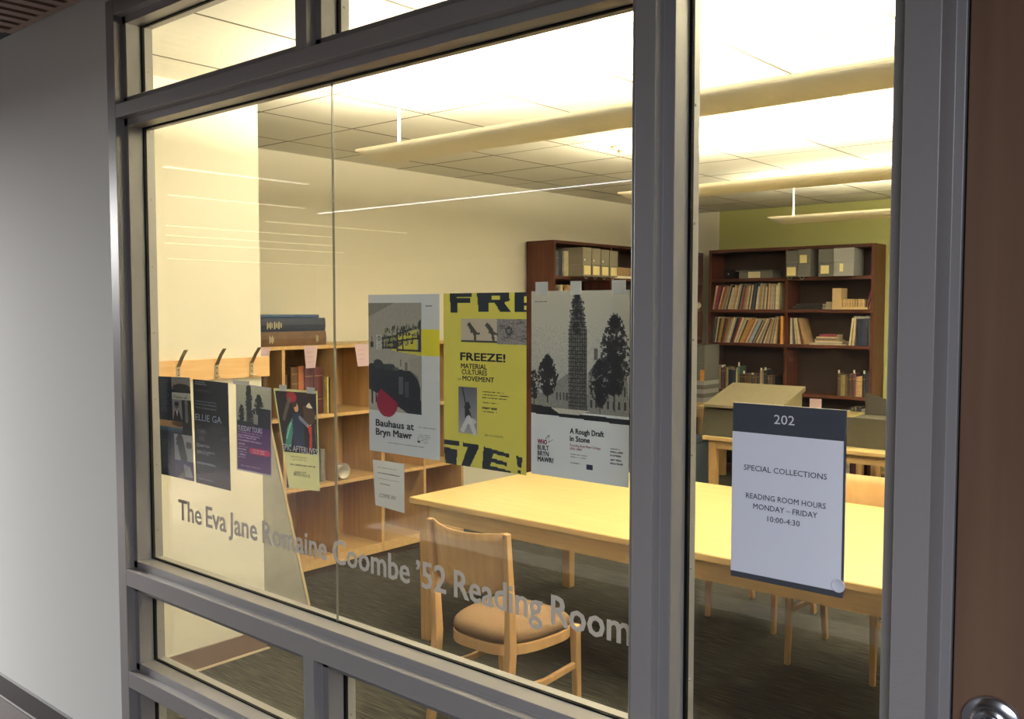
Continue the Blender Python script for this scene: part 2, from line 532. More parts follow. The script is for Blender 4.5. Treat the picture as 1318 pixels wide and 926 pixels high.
# ------------------------------------------------------------------ door
door = empty('door_1', (-.433, 1.634, 0), kind='structure')
box('door_leaf', (-.001, 0, 0), (.93, .045, 2.34), DOORW, door, bevel=.002)
box('door_gap_strip', (-.005, .0465, 0), (.03, .066, 2.352), FRAME, door)  # added strip that keeps room light from leaking past the leaf
mb = MB()
mb.prism([(-.022, -.076), (-.0, -.076), (0, .0), (-.022, .0)], 'z', 2.345, 2.40)
MB().box((-.03, -.076, 2.352), (1.05, .06, 2.40)).obj('frame_head', FRAME, door)
MB().box((-.03, -.076, 2.70), (1.05, .06, 2.754)).obj('frame_head', FRAME, door)
MB().box((-.0, .02, 2.40), (1.0, .026, 2.70)).obj('glass_pane', GLASS, door)
MB().box((.935, -.076, -.01), (1.05, .06, 2.754)).obj('frame_jamb', FRAME, door, bevel=.0015)
hx, hz = .061, 1.021
h = MB().lathe([(.047, 0), (.047, -.004), (.044, -.008), (.030, -.0115), (.022, -.013), (.0215, -.014)], (hx, 0, hz), 'y', 48).obj(
    'door_handle', CHROME, door, smooth=True)
tag(h, label='round chrome rose of the door lever')
MB().lathe([(.0215, -.013), (.0215, -.021), (.0185, -.022), (.0185, -.015), (.013, -.015)], (hx, 0, hz), 'y', 40).obj('handle_collar', CHROME, h, smooth=True)
MB().cyl((hx, -.014, hz), (hx, -.055, hz), .0125, n=24).sweep(
    [(hx - .012, -.052, hz), (hx + .03, -.056, hz), (hx + .075, -.054, hz), (hx + .12, -.050, hz)], .013, [.022, .020, .018, .016]).obj(
    'lever', CHROME, h, bevel=.003)

# ================================================================== LIGHT FITTINGS
def pendant(y, x0, x1, label, power):
    t = empty('pendant_light', (0, 0, 0), 0, label, 'ceiling light', 'linear pendant lights of the reading room')
    W = .245; zc = 2.424; n = 14
    prof = []
    for i in range(n + 1):
        q = PI * i / n; prof.append((y + W / 2 - W / 2 * math.cos(q), zc - .045 * math.sin(q)))
    inner = [(a * .985 + (y + W / 2) * .015, b + .004) for a, b in prof][::-1]
    vs = []; fs = []
    mb = MB()
    m = len(prof)
    sec = [(x0, .15), (x0 + .02, .55), (x0 + .045, .82), (x0 + .08, 1.0), (x1 - .08, 1.0), (x1 - .045, .82), (x1 - .02, .55), (x1, .15)]
    for xx, k in sec:
        for a, b in prof: vs.append((xx, a, zc - (zc - b) * k))
    for s_ in range(len(sec) - 1):
        for i in range(m - 1):
            fs.append((s_ * m + i, (s_ + 1) * m + i, (s_ + 1) * m + i + 1, s_ * m + i + 1))
    mb.add(vs, fs)
    sh = mb.obj('trough', PENDM, t, smooth=True, recalc=False)
    md = sh.modifiers.new('s', 'SOLIDIFY'); md.thickness = .003
    rim = MB()
    for yy in (y, y + W): rim.box((x0, yy - .003, zc - .003), (x1, yy + .003, zc + .006))
    for xx in (x0, x1): rim.box((xx - .003, y, zc - .003), (xx + .003, y + W, zc + .006))
    rim.obj('rim', mat('pendant_rim', (.8, .74, .58), .4), t)
    for yy in (y + .08, y + W - .08):
        MB().cyl((x0 + .12, yy, zc - .012), (x1 - .12, yy, zc - .012), .008, n=8).obj('lamp_tube', LEDC, t)
    xx = x0 + .16
    for xx in (x0 + .16, (x0 + x1) / 2, x1 - .16):
        MB().cyl((xx, y + W / 2, zc - .02), (xx, y + W / 2, CZ), .006, n=10).obj('suspension_rod', mat('white_rod', (.8, .78, .7), .5), t)
        MB().lathe([(.028, CZ - .012), (.028, CZ - .002)], (xx, y + W / 2, 0), 'z', 16).obj('ceiling_cup', SENSOR, t)
    L = area('pendant_lamp', ((x0 + x1) / 2, y + W / 2, zc + .002), (R(180), 0, 0), x1 - x0 - .25, W * .8, power, WARM)
    return t


pendant(2.80, -3.36, .80, 'nearest long curved pendant light, closest to the glass wall', PEND_W)
pendant(4.90, -3.34, .80, 'middle long curved pendant light, above the far side of the maple table', PEND_W * .5)
pendant(7.00, -3.33, .80, 'farthest long curved pendant light, before the olive green wall', PEND_W * .45)
sd = empty('smoke_detector', (-3.36, 4.98, CZ), 0, 'round white smoke detector on the ceiling tiles beside the middle pendant', 'smoke detector')
MB().lathe([(.075, 0), (.075, -.012), (.066, -.022), (.045, -.026)], (0, 0, 0), 'z', 32).obj('base', SENSOR, sd, smooth=True)
MB().lathe([(.032, -.024), (.030, -.045), (.018, -.052)], (0, 0, 0), 'z', 24).obj('sensor_head', mat('detector_grey', (.4, .36, .28), .5), sd, smooth=True)


LEDW = mat('led_line_soft', (.9, .9, .9), .5, emit=(1.0, .95, .82), estr=4.5)


def led(name_loc, a, b, label, k=1.0, m=None):
    t = empty('linear_lamp', a, 0, label, 'ceiling lamp', 'thin corridor lamps')
    d = Vector(b) - Vector(a)
    wx = .012
    mb = MB().sweep([(0, 0, .006), tuple(d + Vector((0, 0, .006)))], .018 * k, .012); mb.obj('housing', FRAME, t)
    MB().sweep([(0, 0, -.003), tuple(d + Vector((0, 0, -.003)))], .014 * k, .006).obj('diffuser', m or LEDM, t)
    n = 2
    for q in (.15, .85):
        p = d * q
        MB().cyl(p, p + Vector((0, 0, .10)), .003, n=6).obj('hanger', FRAME, t)


led('', (-8.0, -2.86, 2.70), (-4.0, -2.86, 2.70), 'long thin corridor lamp running parallel to the glass wall, seen as a reflection')
for (x, ya, yb, wd_, lab) in ((-6.17, -.12, -1.35, 3.0, 'nearest and broadest corridor lamp at right angles to the glass wall'),
                              (-7.67, -.98, -2.44, 1.2, 'second corridor lamp at right angles to the glass wall'),
                              (-9.16, -3.0, -5.2, 1.0, 'third corridor lamp at right angles to the glass wall'),
                              (-10.5, -2.52, -5.0, 1.0, 'fourth corridor lamp at right angles to the glass wall'),
                              (-11.9, -3.3, -6.2, 1.0, 'fifth corridor lamp at right angles to the glass wall'),
                              (-13.3, -4.0, -7.5, 1.0, 'sixth corridor lamp at right angles to the glass wall'),
                              (-17.5, -6.4, -10.7, 1.3, 'farthest corridor lamp at right angles to the glass wall')):
    led('', (x, ya, 2.70), (x, yb, 2.70), lab, wd_, LEDW)

# ================================================================== PAPERS ON THE GLASS
KS = .9763
PY = 1.6530


def PX(x): return x * KS


def PZ(z): return 1.7 + (z - 1.7) * KS


def srgb(c):
    c = np.asarray(c, float) / 255.
    return np.where(c <= .04045, c / 12.92, ((c + .055) / 1.055) ** 2.4)


class Raster:
    def __init__(s, w, h, base):
        s.w, s.h = w, h
        s.a = np.zeros((h, w, 3)); s.a[:] = base
        s.u, s.v = np.meshgrid((np.arange(w) + .5) / w, (np.arange(h) + .5) / h)
        s.rs = np.random.RandomState(w * 7 + h)

    def rect(s, u0, v0, u1, v1, c, al=1):
        m = (s.u >= u0) & (s.u < u1) & (s.v >= v0) & (s.v < v1); s.put(m, c, al)

    def put(s, m, c, al=1): s.a[m] = s.a[m] * (1 - al) + np.array(c) * al

    def ell(s, u, v, ru, rv, c, al=1, rough=0):
        d = ((s.u - u) / ru) ** 2 + ((s.v - v) / rv) ** 2
        if rough: d = d + (s.rs.rand(s.h, s.w) - .5) * rough
        s.put(d < 1, c, al)

    def poly(s, pts, c, al=1):
        m = np.zeros((s.h, s.w), bool); n = len(pts)
        for i in range(n):
            (x0, y0), (x1, y1) = pts[i], pts[(i + 1) % n]
            if y0 == y1: continue
            cond = ((y0 > s.v) != (y1 > s.v)) & (s.u < (x1 - x0) * (s.v - y0) / (y1 - y0) + x0)
            m ^= cond
        s.put(m, c, al)

    def line(s, u0, v0, u1, v1, t, c, al=1):
        asp = s.h / s.w
        d = np.array([u1 - u0, (v1 - v0) * asp]); L = max(1e-6, (d ** 2).sum())
        k = np.clip(((s.u - u0) * d[0] + (s.v - v0) * asp * d[1]) / L, 0, 1)
        m = ((s.u - u0 - k * d[0]) ** 2 + ((s.v - v0) * asp - k * d[1]) ** 2) < (t / 2) ** 2
        s.put(m, c, al)

    def noise(s, u0, v0, u1, v1, amp):
        m = (s.u >= u0) & (s.u < u1) & (s.v >= v0) & (s.v < v1)
        s.a[m] = np.clip(s.a[m] + (s.rs.rand(m.sum(), 1) - .5) * amp, 0, 255)

    def grad(s, u0, v0, u1, v1, c0, c1):
        m = (s.u >= u0) & (s.u < u1) & (s.v >= v0) & (s.v < v1)
        k = ((s.v[m] - v0) / (v1 - v0))[:, None]; s.a[m] = np.array(c0) * (1 - k) + np.array(c1) * k

    def lines(s, u0, u1, v0, n, dv, c, al=.6, t=.35):
        for i in range(n):
            v = v0 + i * dv; ue = u1 - s.rs.rand() * (u1 - u0) * .3
            m = (s.u >= u0) & (s.u < ue) & (np.abs(s.v - v) < dv * t / 2)
            m &= (s.rs.rand(s.h, s.w) < .8); s.put(m, c, al)

    def tree(s, u, v0, v1, ru, c, n=60, al=.9):
        for i in range(int(n * 2.2)):
            k = s.rs.rand(); vv = v0 + (v1 - v0) * (.02 + .80 * k)
            wd = ru * max(.12, math.sin(PI * min(1, .06 + k * .85))) ** .8
            q = s.rs.rand() * 2 - 1
            sz = (.05 + .16 * s.rs.rand()) * (1.25 - abs(q))
            s.ell(u + q * wd * 1.05, vv, ru * sz + .004, (ru * sz + .004) * s.w / s.h * 1.1, c, al, 1.2)
        s.rect(u - ru * .05, (v0 + v1) / 2, u + ru * .05, v1, c, al)


def sheet(name, x0, x1, z1, z0, ras, m, label, cat, group=None, y=PY, curl=0):
    """flat printed sheet with its own colour attribute; corners given as list for a slightly skewed sheet"""
    (ax, az), (bx, bz), (cx_, cz_), (dx, dz) = ((x0, z1), (x1, z1), (x1, z0), (x0, z0)) if not isinstance(x0, tuple) else (x0, x1, z1, z0)
    w, h = ras.w, ras.h
    vs = np.zeros(((w + 1) * (h + 1), 3))
    U, V = np.meshgrid(np.linspace(0, 1, w + 1), np.linspace(0, 1, h + 1))
    X = (ax * (1 - U) + bx * U) * (1 - V) + (dx * (1 - U) + cx_ * U) * V
    Z = (az * (1 - U) + bz * U) * (1 - V) + (dz * (1 - U) + cz_ * U) * V
    ox, oz = X.mean(), Z.min()
    vs[:, 0] = (X - ox).ravel(); vs[:, 2] = (Z - oz).ravel()
    vs[:, 1] = (curl * (V ** 4)).ravel()
    i = np.arange(h * (w + 1)).reshape(h, w + 1)[:, :w].ravel()
    fs = np.stack([i, i + w + 1, i + w + 2, i + 1], 1)
    me = bpy.data.meshes.new(name)
    me.vertices.add(len(vs)); me.vertices.foreach_set('co', vs.ravel())
    me.loops.add(fs.size); me.loops.foreach_set('vertex_index', fs.ravel().astype(np.int32))
    me.polygons.add(len(fs)); me.polygons.foreach_set('loop_start', np.arange(0, fs.size, 4, dtype=np.int32))
    me.polygons.foreach_set('loop_total', np.full(len(fs), 4, dtype=np.int32))
    me.update(); me.validate()
    ca = me.color_attributes.new('print', 'FLOAT_COLOR', 'CORNER')
    c = srgb(ras.a).reshape(-1, 3); c4 = np.ones((len(fs), 4, 4)); c4[:, :, :3] = c[:, None, :]
    ca.data.foreach_set('color', c4.ravel())
    me.materials.append(m)
    o = bpy.data.objects.new(name, me); COL.objects.link(o); o.location = (ox, y, oz)
    return tag(o, label, cat, group), ox, oz, X, Z


def lettering(poster, items, m, x0, x1, z1, z0, name='printed_lettering', y=-.0012):
    """items: (string, u, v_baseline, cap_v, width_u, weight, align); u,v as fractions of the sheet"""
    W, H = x1 - x0, z1 - z0; L = []
    for it in items:
        s, u, v, cap, wu, wt = it[:6]
        L.append((s, -W / 2 + u * W, H * (1 - v), cap * H, wu * W if wu else None, wt) + tuple(it[6:]))
    return text_obj(name, L, m, poster, y)


def tape(p, x, z, w=.035, h=.018):
    box('tape_strip', (x - w / 2, -.003, z - h / 2), (x + w / 2, -.0025, z + h / 2), TAPE, p)


GP = 'printed sheets taped inside the glass wall'
# --- white poster with furniture photograph
x0, x1, z1, z0 = PX(-1.984), PX(-1.705), PZ(1.737), PZ(1.304)
r = Raster(112, 174, (196, 203, 216))
r.grad(0, .05, .755, .735, (140, 140, 138), (150, 150, 148)); r.poly([(0, .05), (.38, .05), (0, .14)], (112, 110, 110))
r.rect(.76, .215, 1, .375, (214, 206, 52)); r.poly([(.44, .255), (.70, .215), (.70, .35), (.44, .335)], (188, 182, 62)); r.poly([(.24, .27), (.44, .25), (.44, .335), (.24, .33)], (120, 120, 80)); r.poly([(.34, .335), (.755, .35), (.755, .375), (.34, .35)], (190, 184, 70))
dk = (28, 34, 40)
for (a, b, c_, d) in ((.21, .275, .42, .255), (.21, .335, .42, .33), (.21, .305, .42, .295), (.42, .245, .74, .195), (.42, .29, .74, .265), (.42, .345, .74, .345)):
    r.line(a, b, c_, d, .022, dk)
for (u, a, b) in ((.21, .27, .34), (.31, .265, .335), (.42, .22, .35), (.50, .235, .34), (.72, .17, .35), (.745, .16, .35)): r.line(u, a, u, b, .018, dk)
for i in range(90):
    u = .22 + rnd.random() * .5; sh = rnd.choice((.235, .275, .325)) - (u - .22) * .05 + rnd.uniform(-.008, .008)
    r.rect(u, sh - .012 - rnd.random() * .022, u + .008 + rnd.random() * .02, sh, rnd.choice((dk, (60, 62, 60), dk, (100, 100, 84), (150, 148, 90))), .9)
for i in range(4): r.rect(.12, .255 + i * .024, .19, .272 + i * .024, (185, 188, 190)); r.rect(.13, .26 + i * .024, .18, .268 + i * .024, (70, 72, 76), .7)
r.rect(.03, .30, .07, .335, dk); r.line(.05, .27, .05, .31, .01, dk)
r.poly([(0, .44), (.28, .435), (.34, .46), (.62, .475), (.70, .50), (.735, .55), (.755, .735), (.56, .735), (.28, .66), (0, .60)], (22, 30, 42))
r.ell(.14, .44, .075, .03, (34, 42, 54), 1, .3); r.ell(.30, .455, .09, .022, (36, 44, 52), 1, .4)
r.rect(.44, .51, .50, .62, (88, 92, 100), .8); r.rect(.53, .54, .58, .64, (70, 76, 84), .7)
r.rect(.46, .40, .475, .45, dk); r.rect(.53, .42, .56, .47, (96, 98, 90)); r.rect(.36, .455, .44, .475, (66, 70, 70), .8)
r.poly([(.58, .40), (.755, .38), (.755, .60), (.70, .52), (.60, .47)], (134, 134, 132), .7)
r.poly([(0, .60), (.28, .66), (.50, .735), (0, .735)], (150, 150, 150)); r.line(.05, .6, .05, .69, .02, dk); r.line(.10, .6, .11, .68, .015, dk)
r.noise(0, .05, .755, .735, 14)
m_ = (((r.u - .27) / .155) ** 2 + ((r.v - .675) / .098) ** 2 < 1) & (r.v > .655 + (r.u - .27) * .35 - .03); r.put(m_, (124, 18, 52))
r.rect(.755, .05, 1, .053, (196, 203, 216))
r.lines(.70, .97, .815, 2, .012, (90, 96, 108), .7); r.lines(.70, .88, .85, 6, .011, (120, 126, 138), .6); r.rect(.70, .895, .735, .908, (30, 34, 44))
r.lines(.80, .92, .072, 1, .012, (60, 66, 80), .8)
r.lines(.28, .82, .932, 1, .014, (110, 116, 128), .7)
p, ox, oz, _, _ = sheet('poster', x0, x1, z1, z0, r, PRINT, 'white poster with furniture photograph, yellow stripe and crimson disc, left of the yellow poster', 'poster', GP)
lettering(p, [('Bauhaus at', .105, .835, .043, .545, .042), ('Bryn Mawr', .105, .892, .043, .52, .042)], INK, x0, x1, z1, z0)
# --- yellow poster
x0, x1, z1, z0 = PX(-1.690), PX(-1.413), PZ(1.738), PZ(1.300)
YL = (206, 200, 92)
r = Raster(112, 178, YL)
NV = (24, 34, 48)
V = .105
for poly in ([(.08, 0), (.17, 0), (.17, .03), (.34, .03), (.34, .055), (.18, .055), (.18, V + .005), (.09, V + .005)], [(.17, 0), (.36, 0), (.36, .022), (.17, .022)],
             [(.42, 0), (.56, 0), (.56, V), (.44, V)], [(.54, 0), (.80, 0), (.81, .045), (.72, .06), (.54, .055)], [(.62, .05), (.74, .05), (.82, V), (.70, V)],
             [(.87, 0), (1, 0), (1, .02), (.97, .02), (.97, .055), (1, .055), (1, .075), (.97, .075), (.97, V - .01), (1, V - .012), (1, V - .0), (.87, V)]):
    r.poly(poly, NV)
r.rect(.60, .018, .70, .04, YL)
r.rect(.22, .145, 1, .282, (178, 170, 160)); r.rect(.66, .145, 1, .285, (120, 120, 126)); r.rect(.22, .272, .66, .282, (50, 54, 60))
for uu in (.36, .58):
    r.ell(uu - .035, .182, .024, .012, (62, 64, 62)); r.line(uu - .02, .19, uu + .03, .225, .045, (62, 64, 62)); r.line(uu + .03, .225, uu + .04, .27, .028, (62, 64, 62))
    r.line(uu + .03, .225, uu + .085, .232, .022, (62, 64, 62)); r.line(uu - .01, .20, uu - .01, .225, .014, (62, 64, 62))
for i in range(22):
    a, b = .68 + r.rs.rand() * .3, .15 + r.rs.rand() * .12; r.line(a, b, a + .05, b + .012 * (r.rs.rand() - .5), .012, (82, 84, 92), .8)
r.ell(.80, .212, .045, .025, (58, 60, 66)); r.ell(.80, .212, .02, .012, (110, 110, 116)); r.noise(.66, .145, 1, .285, 40)
r.rect(.19, .54, .42, .81, (98, 104, 124)); r.grad(.19, .54, .42, .81, (84, 88, 106), (150, 154, 170))
r.line(.24, .55, .28, .64, .018, (40, 44, 54)); r.ell(.305, .638, .022, .014, (44, 46, 54)); r.line(.30, .655, .31, .72, .075, (34, 38, 48))
r.line(.33, .67, .40, .73, .018, (120, 120, 130)); r.line(.31, .72, .24, .79, .05, (190, 194, 206)); r.line(.32, .72, .39, .80, .05, (190, 194, 206)); r.ell(.35, .735, .06, .018, (196, 200, 210), .8)
r.lines(.48, .82, .560, 1, .012, (70, 70, 40), .8); r.lines(.48, .90, .576, 2, .018, (30, 34, 40), .85); r.lines(.48, .74, .62, 1, .014, (80, 80, 46), .8)
r.lines(.48, .72, .652, 2, .018, (50, 52, 44), .8)
for poly in ([(0, .86), (.20, .862), (.20, .885), (0, .885)], [(0, .905), (.17, .91), (.16, 1), (.02, 1), (.0, .93)],
             [(.24, .862), (.44, .868), (.44, .885), (.33, 1), (.22, 1), (.30, .89), (.24, .885)],
             [(.50, .872), (.80, .895), (.80, .915), (.62, .905), (.60, .93), (.78, .945), (.78, .965), (.59, .955), (.58, .975), (.82, .99), (.82, 1), (.48, 1)],
             [(.885, .90), (.96, .905), (.94, .965), (.90, .96)], [(.90, .975), (.94, .98), (.94, .998), (.90, .995)]):
    r.poly(poly, NV)
p, ox, oz, _, _ = sheet('poster', x0, x1, z1, z0, r, PRINT, 'yellow poster with giant cropped navy letters, between two white posters', 'poster', GP)
lettering(p, [('FREEZE!', .22, .385, .044, .54, .05), ('MATERIAL', .225, .432, .028, .32, .03), ('CULTURES', .235, .466, .028, .31, .026), ('OF', .18, .503, .012, .045, .01),
              ('MOVEMENT', .245, .503, .028, .385, .026)], INKN, x0, x1, z1, z0)
lettering(p, [('BRYN MAWR', .52, .812, .014, .22, .0)], INKG, x0, x1, z1, z0, 'printed_footer')
# --- white poster with scaffolded tower
x0, x1, z1, z0 = PX(-1.398), PX(-1.121), PZ(1.740), PZ(1.307)
r = Raster(140, 220, (206, 212, 220))
r.grad(0, 0, 1, .55, (186, 186, 178), (152, 156, 158)); r.rect(0, .55, 1, .64, (120, 122, 122))
T = (24, 26, 34)
r.poly([(.24, .50), (.38, .44), (.40, .44), (.40, .64), (.24, .63)], (120, 122, 124))
r.poly([(.60, .43), (.70, .35), (.86, .33), (.98, .44), (1, .64), (.58, .64)], (118, 120, 120)); r.poly([(.60, .43), (.70, .35), (.86, .33), (.9, .40), (.63, .45)], (84, 86, 92))
r.rect(.66, .30, .69, .36, (86, 88, 92))
r.poly([(.40, .21), (.44, .09), (.47, .0), (.50, 0), (.55, .10), (.58, .21), (.59, .63), (.40, .63)], (84, 86, 88), .9)
for k in range(30):
    vv = .02 + k * .021; hw = .03 + min(.065, vv * .32); r.line(.49 - hw, vv, .49 + hw, vv, .007, T, .9)
for k in range(9): r.line(.40 + k * .023, .20, .40 + k * .023, .64, .007, T, .85)
for k in range(20): r.line(.40 + .01 * (k % 3), .2 + k * .021, .58, .2 + ((k * 7) % 20) * .021, .006, T, .5)
r.tree(.49, .0, .28, .075, T, 60, .55); r.tree(.18, .35, .60, .11, T, 90); r.tree(.03, .43, .62, .06, T, 50); r.tree(.86, .12, .62, .14, T, 130, .75); r.tree(.72, .36, .64, .10, T, 80)
for k in range(7): r.rect(.62 + .055 * k, .49, .635 + .055 * k, .54, (30, 32, 38), .8); r.rect(.62 + .055 * k, .57, .64 + .055 * k, .61, (30, 32, 38), .8)
for k in range(4): r.rect(.27 + .035 * k, .54, .285 + .035 * k, .58, (40, 42, 48), .8)
r.poly([(0, .615), (.22, .625), (.34, .655), (.60, .65), (1, .655), (1, .685), (0, .665)], (24, 28, 36)); r.poly([(.22, .628), (.62, .628), (.50, .655), (.30, .655)], (176, 174, 168))
r.noise(0, .18, 1, .68, 26)
mw = r.v > .665 + .018 * r.u; r.put(mw, (206, 212, 222))
r.lines(.03, .22, .055, 1, .014, (70, 74, 88), .7)
r.lines(.42, .66, .865, 2, .016, (110, 108, 120), .7); r.lines(.82, .95, .81, 3, .018, (60, 62, 76), .7); r.lines(.82, .96, .868, 2, .018, (60, 62, 76), .7)
r.rect(.585, .91, .65, .935, (30, 34, 72)); r.lines(.42, .56, .912, 1, .014, (60, 62, 76), .8)
r.line(.16, .80, .20, .775, .005, (30, 34, 44)); r.line(.20, .775, .19, .80, .005, (30, 34, 44)); r.line(.19, .815, .24, .80, .005, (30, 34, 44))
p, ox, oz, _, _ = sheet('poster', x0, x1, z1, z0, r, PRINT, 'white poster with black and white photograph of a scaffolded tower, beside the grey mullion', 'poster', GP)
lettering(p, [('A Rough Draft', .42, .755, .029, .34, .036), ('in Stone', .42, .795, .029, .20, .036)], INK, x0, x1, z1, z0)
lettering(p, [('Founding Bryn Mawr College', .42, .823, .013, .31, .012), ('1870-1894', .42, .842, .013, .12, .012), ('WHO', .075, .83, .026, .10, .045)], INKR, x0, x1, z1, z0, 'printed_subtitle')
lettering(p, [('BUILT', .075, .862, .026, .12, .03), ('BRYN', .075, .894, .026, .12, .03), ('MAWR?', .075, .926, .026, .17, .045)], INK, x0, x1, z1, z0, 'printed_logo')
W = (x1 - x0)
for k in (.12, .48, .90): tape(p, -W / 2 + W * k, z1 - z0 + .006, .036 if k != .48 else .03, .03)
# --- purple tour sheet
x0, x1, z1, z0 = PX(-2.643), PX(-2.447), PZ(1.456), PZ(1.173)
r = Raster(80, 116, (196, 190, 206))
r.rect(.02, .015, .98, .985, (84, 46, 112)); r.grad(.02, .015, .98, .45, (196, 196, 176), (160, 166, 160)); T = (40, 44, 48)
r.poly([(.30, .03), (.37, .0), (.44, .03), (.46, .45), (.30, .45)], (50, 52, 54), .85); r.tree(.37, .0, .45, .10, T, 90); r.tree(.65, .10, .45, .13, T, 100); r.tree(.16, .25, .47, .10, T, 60); r.tree(.5, .28, .46, .08, T, 50)
r.rect(.02, .42, .98, .47, (40, 46, 62)); r.rect(.62, .25, .98, .47, (32, 36, 52)); r.rect(.50, .33, .62, .44, (150, 152, 148)); r.noise(.02, .015, .98, .47, 30)
r.lines(.05, .75, .555, 4, .03, (190, 170, 206), .8, .5); r.lines(.05, .34, .69, 6, .03, (190, 170, 206), .8, .5)
r.ell(.43, .75, .05, .032, (206, 60, 110)); r.ell(.90, .75, .05, .032, (206, 60, 110)); r.rect(.43, .718, .90, .782, (206, 60, 110)); r.lines(.46, .86, .738, 2, .024, (250, 210, 226), .9, .5)
r.lines(.10, .88, .935, 1, .03, (190, 170, 206), .8, .5)
p, ox, oz, _, _ = sheet('poster', (x0, z1 + .003), (x1, z1 - .004), (x1 - .003, z0), (x0 - .002, z0), r, PRINT, 'small purple sheet with a tower photograph above, third small sheet from the left jamb', 'poster', GP)
lettering(p, [('TUESDAY TOURS', .05, .535, .058, .70, .02)], INKW, x0, x1, z1, z0)
tape(p, -.06, z1 - z0 + .004, .09, .012)
# --- dark event sheet with photographs
x0, x1, z1, z0 = PX(-3.134), PX(-2.917), PZ(1.458), PZ(1.102)
r = Raster(88, 144, (28, 36, 54))
r.lines(.04, .36, .03, 24, .014, (116, 124, 144), .55); r.lines(.04, .36, .57, 26, .014, (116, 124, 144), .5)
r.grad(.42, 0, 1, .12, (96, 112, 132), (176, 140, 116)); r.ell(.72, .105, .28, .04, (50, 54, 60), 1, .4); r.rect(.42, .15, 1, .22, (190, 192, 188))
r.grad(.42, .22, .72, .42, (130, 136, 142), (150, 150, 150)); r.ell(.56, .275, .07, .035, (96, 92, 92)); r.ell(.56, .262, .07, .022, (36, 36, 40)); r.poly([(.44, .42), (.50, .33), (.62, .33), (.70, .42)], (28, 30, 36)); r.poly([(.53, .33), (.60, .33), (.565, .39)], (200, 202, 206))
r.rect(.72, .22, 1, .55, (34, 38, 44)); r.line(.85, .25, .85, .42, .09, (110, 114, 116)); r.ell(.85, .245, .05, .022, (120, 122, 122))
r.rect(0, .435, .72, .50, (188, 146, 92)); r.grad(0, .50, .72, .55, (90, 120, 140), (40, 60, 80)); r.ell(.60, .46, .22, .03, (60, 44, 40), .7, .8)
r.rect(.44, .56, 1, .82, (168, 172, 182)); r.line(.62, .62, .72, .80, .20, (66, 70, 80)); r.ell(.60, .62, .10, .03, (70, 72, 80), 1, .5); r.ell(.88, .66, .09, .035, (84, 86, 94), 1, .5); r.line(.60, .60, .52, .66, .05, (70, 74, 84))
r.grad(.44, .82, 1, 1, (70, 66, 116), (44, 46, 66)); r.poly([(.70, .85), (.90, .87), (.96, .97), (.74, .97)], (168, 176, 190)); r.poly([(.50, 1), (.80, .88), (.70, 1)], (140, 130, 110), .8)
r.noise(0, 0, 1, 1, 12)
p, ox, oz, _, _ = sheet('poster', (x0 - .004, z1 - .002), (x1 - .006, z1 + .003), (x1 + .010, z0), (x0 + .004, z0), r, PRINT, 'dark sheet with stacked photographs, leftmost small sheet beside the left jamb', 'poster', GP)
lettering(p, [('Tides of', .45, .205, .026, .42, .01)], INK, x0, x1, z1, z0)
# --- black event sheet
x0, x1, z1, z0 = PX(-2.900), PX(-2.688), PZ(1.455), PZ(1.098)
r = Raster(88, 146, (14, 16, 24))
r.lines(.04, .42, .02, 2, .02, (140, 146, 160), .7, .5); r.lines(.04, .5, .075, 4, .016, (80, 86, 102), .6); r.lines(.04, .78, .205, 3, .03, (120, 128, 150), .7, .45)
for i in range(36): r.rect(.05 + r.rs.rand() * .3, .42 + r.rs.rand() * .12, .08 + r.rs.rand() * .32, .425 + r.rs.rand() * .12, (96, 100, 108), .25)
r.rect(.13, .535, .30, .58, (86, 90, 96), .7); r.ell(.7, .44, .22, .05, (40, 42, 46), .8, .5); r.ell(.85, .53, .10, .02, (60, 56, 54), .7)
r.lines(.05, .5, .705, 1, .02, (170, 174, 184), .8, .6); r.lines(.05, .60, .80, 1, .03, (180, 184, 196), .9, .6); r.lines(.05, .50, .83, 3, .026, (90, 96, 110), .7, .5); r.lines(.05, .58, .95, 1, .024, (130, 136, 150), .8, .5)
p, ox, oz, _, _ = sheet('poster', (x0 - .004, z1 + .002), (x1, z1), (x1 + .006, z0), (x0 + .004, z0 + .002), r, PRINT, 'almost black sheet with pale lettering, second small sheet from the left jamb', 'poster', GP)
lettering(p, [('ELLIE GA', .04, .385, .062, .76, .006)], INKB, x0, x1, z1, z0)
lettering(p, [('Quarries', .06, .635, .032, .38, .004), ('Sunday, December 8', .06, .69, .024, .52, .006), ('Bryn Mawr Film Institute', .06, .805, .022, .56, .004)], INKW, x0, x1, z1, z0, 'printed_details')
# --- pale green sheet with costumed figure
P4 = [(PX(-2.437), PZ(1.452)), (PX(-2.216), PZ(1.456)), (PX(-2.210), PZ(1.158)), (PX(-2.362), PZ(1.150))]
r = Raster(96, 130, (206, 208, 160))
r.rect(.03, .02, .97, .64, (34, 28, 32)); r.noise(.03, .02, .97, .64, 30)
r.ell(.40, .08, .12, .055, (140, 40, 50), .9, .6); r.line(.35, .10, .16, .30, .07, (92, 86, 84), .8); r.ell(.49, .18, .055, .045, (190, 150, 120)); r.ell(.46, .15, .05, .025, (60, 40, 36))
r.poly([(.40, .24), (.56, .23), (.66, .34), (.62, .60), (.36, .62), (.34, .42)], (38, 46, 74)); r.poly([(.38, .28), (.20, .40), (.10, .56), (.24, .60), (.34, .44)], (60, 120, 118))
r.line(.16, .50, .32, .34, .03, (120, 170, 162)); r.line(.56, .28, .76, .36, .06, (110, 120, 140)); r.line(.76, .36, .93, .26, .06, (150, 156, 170))
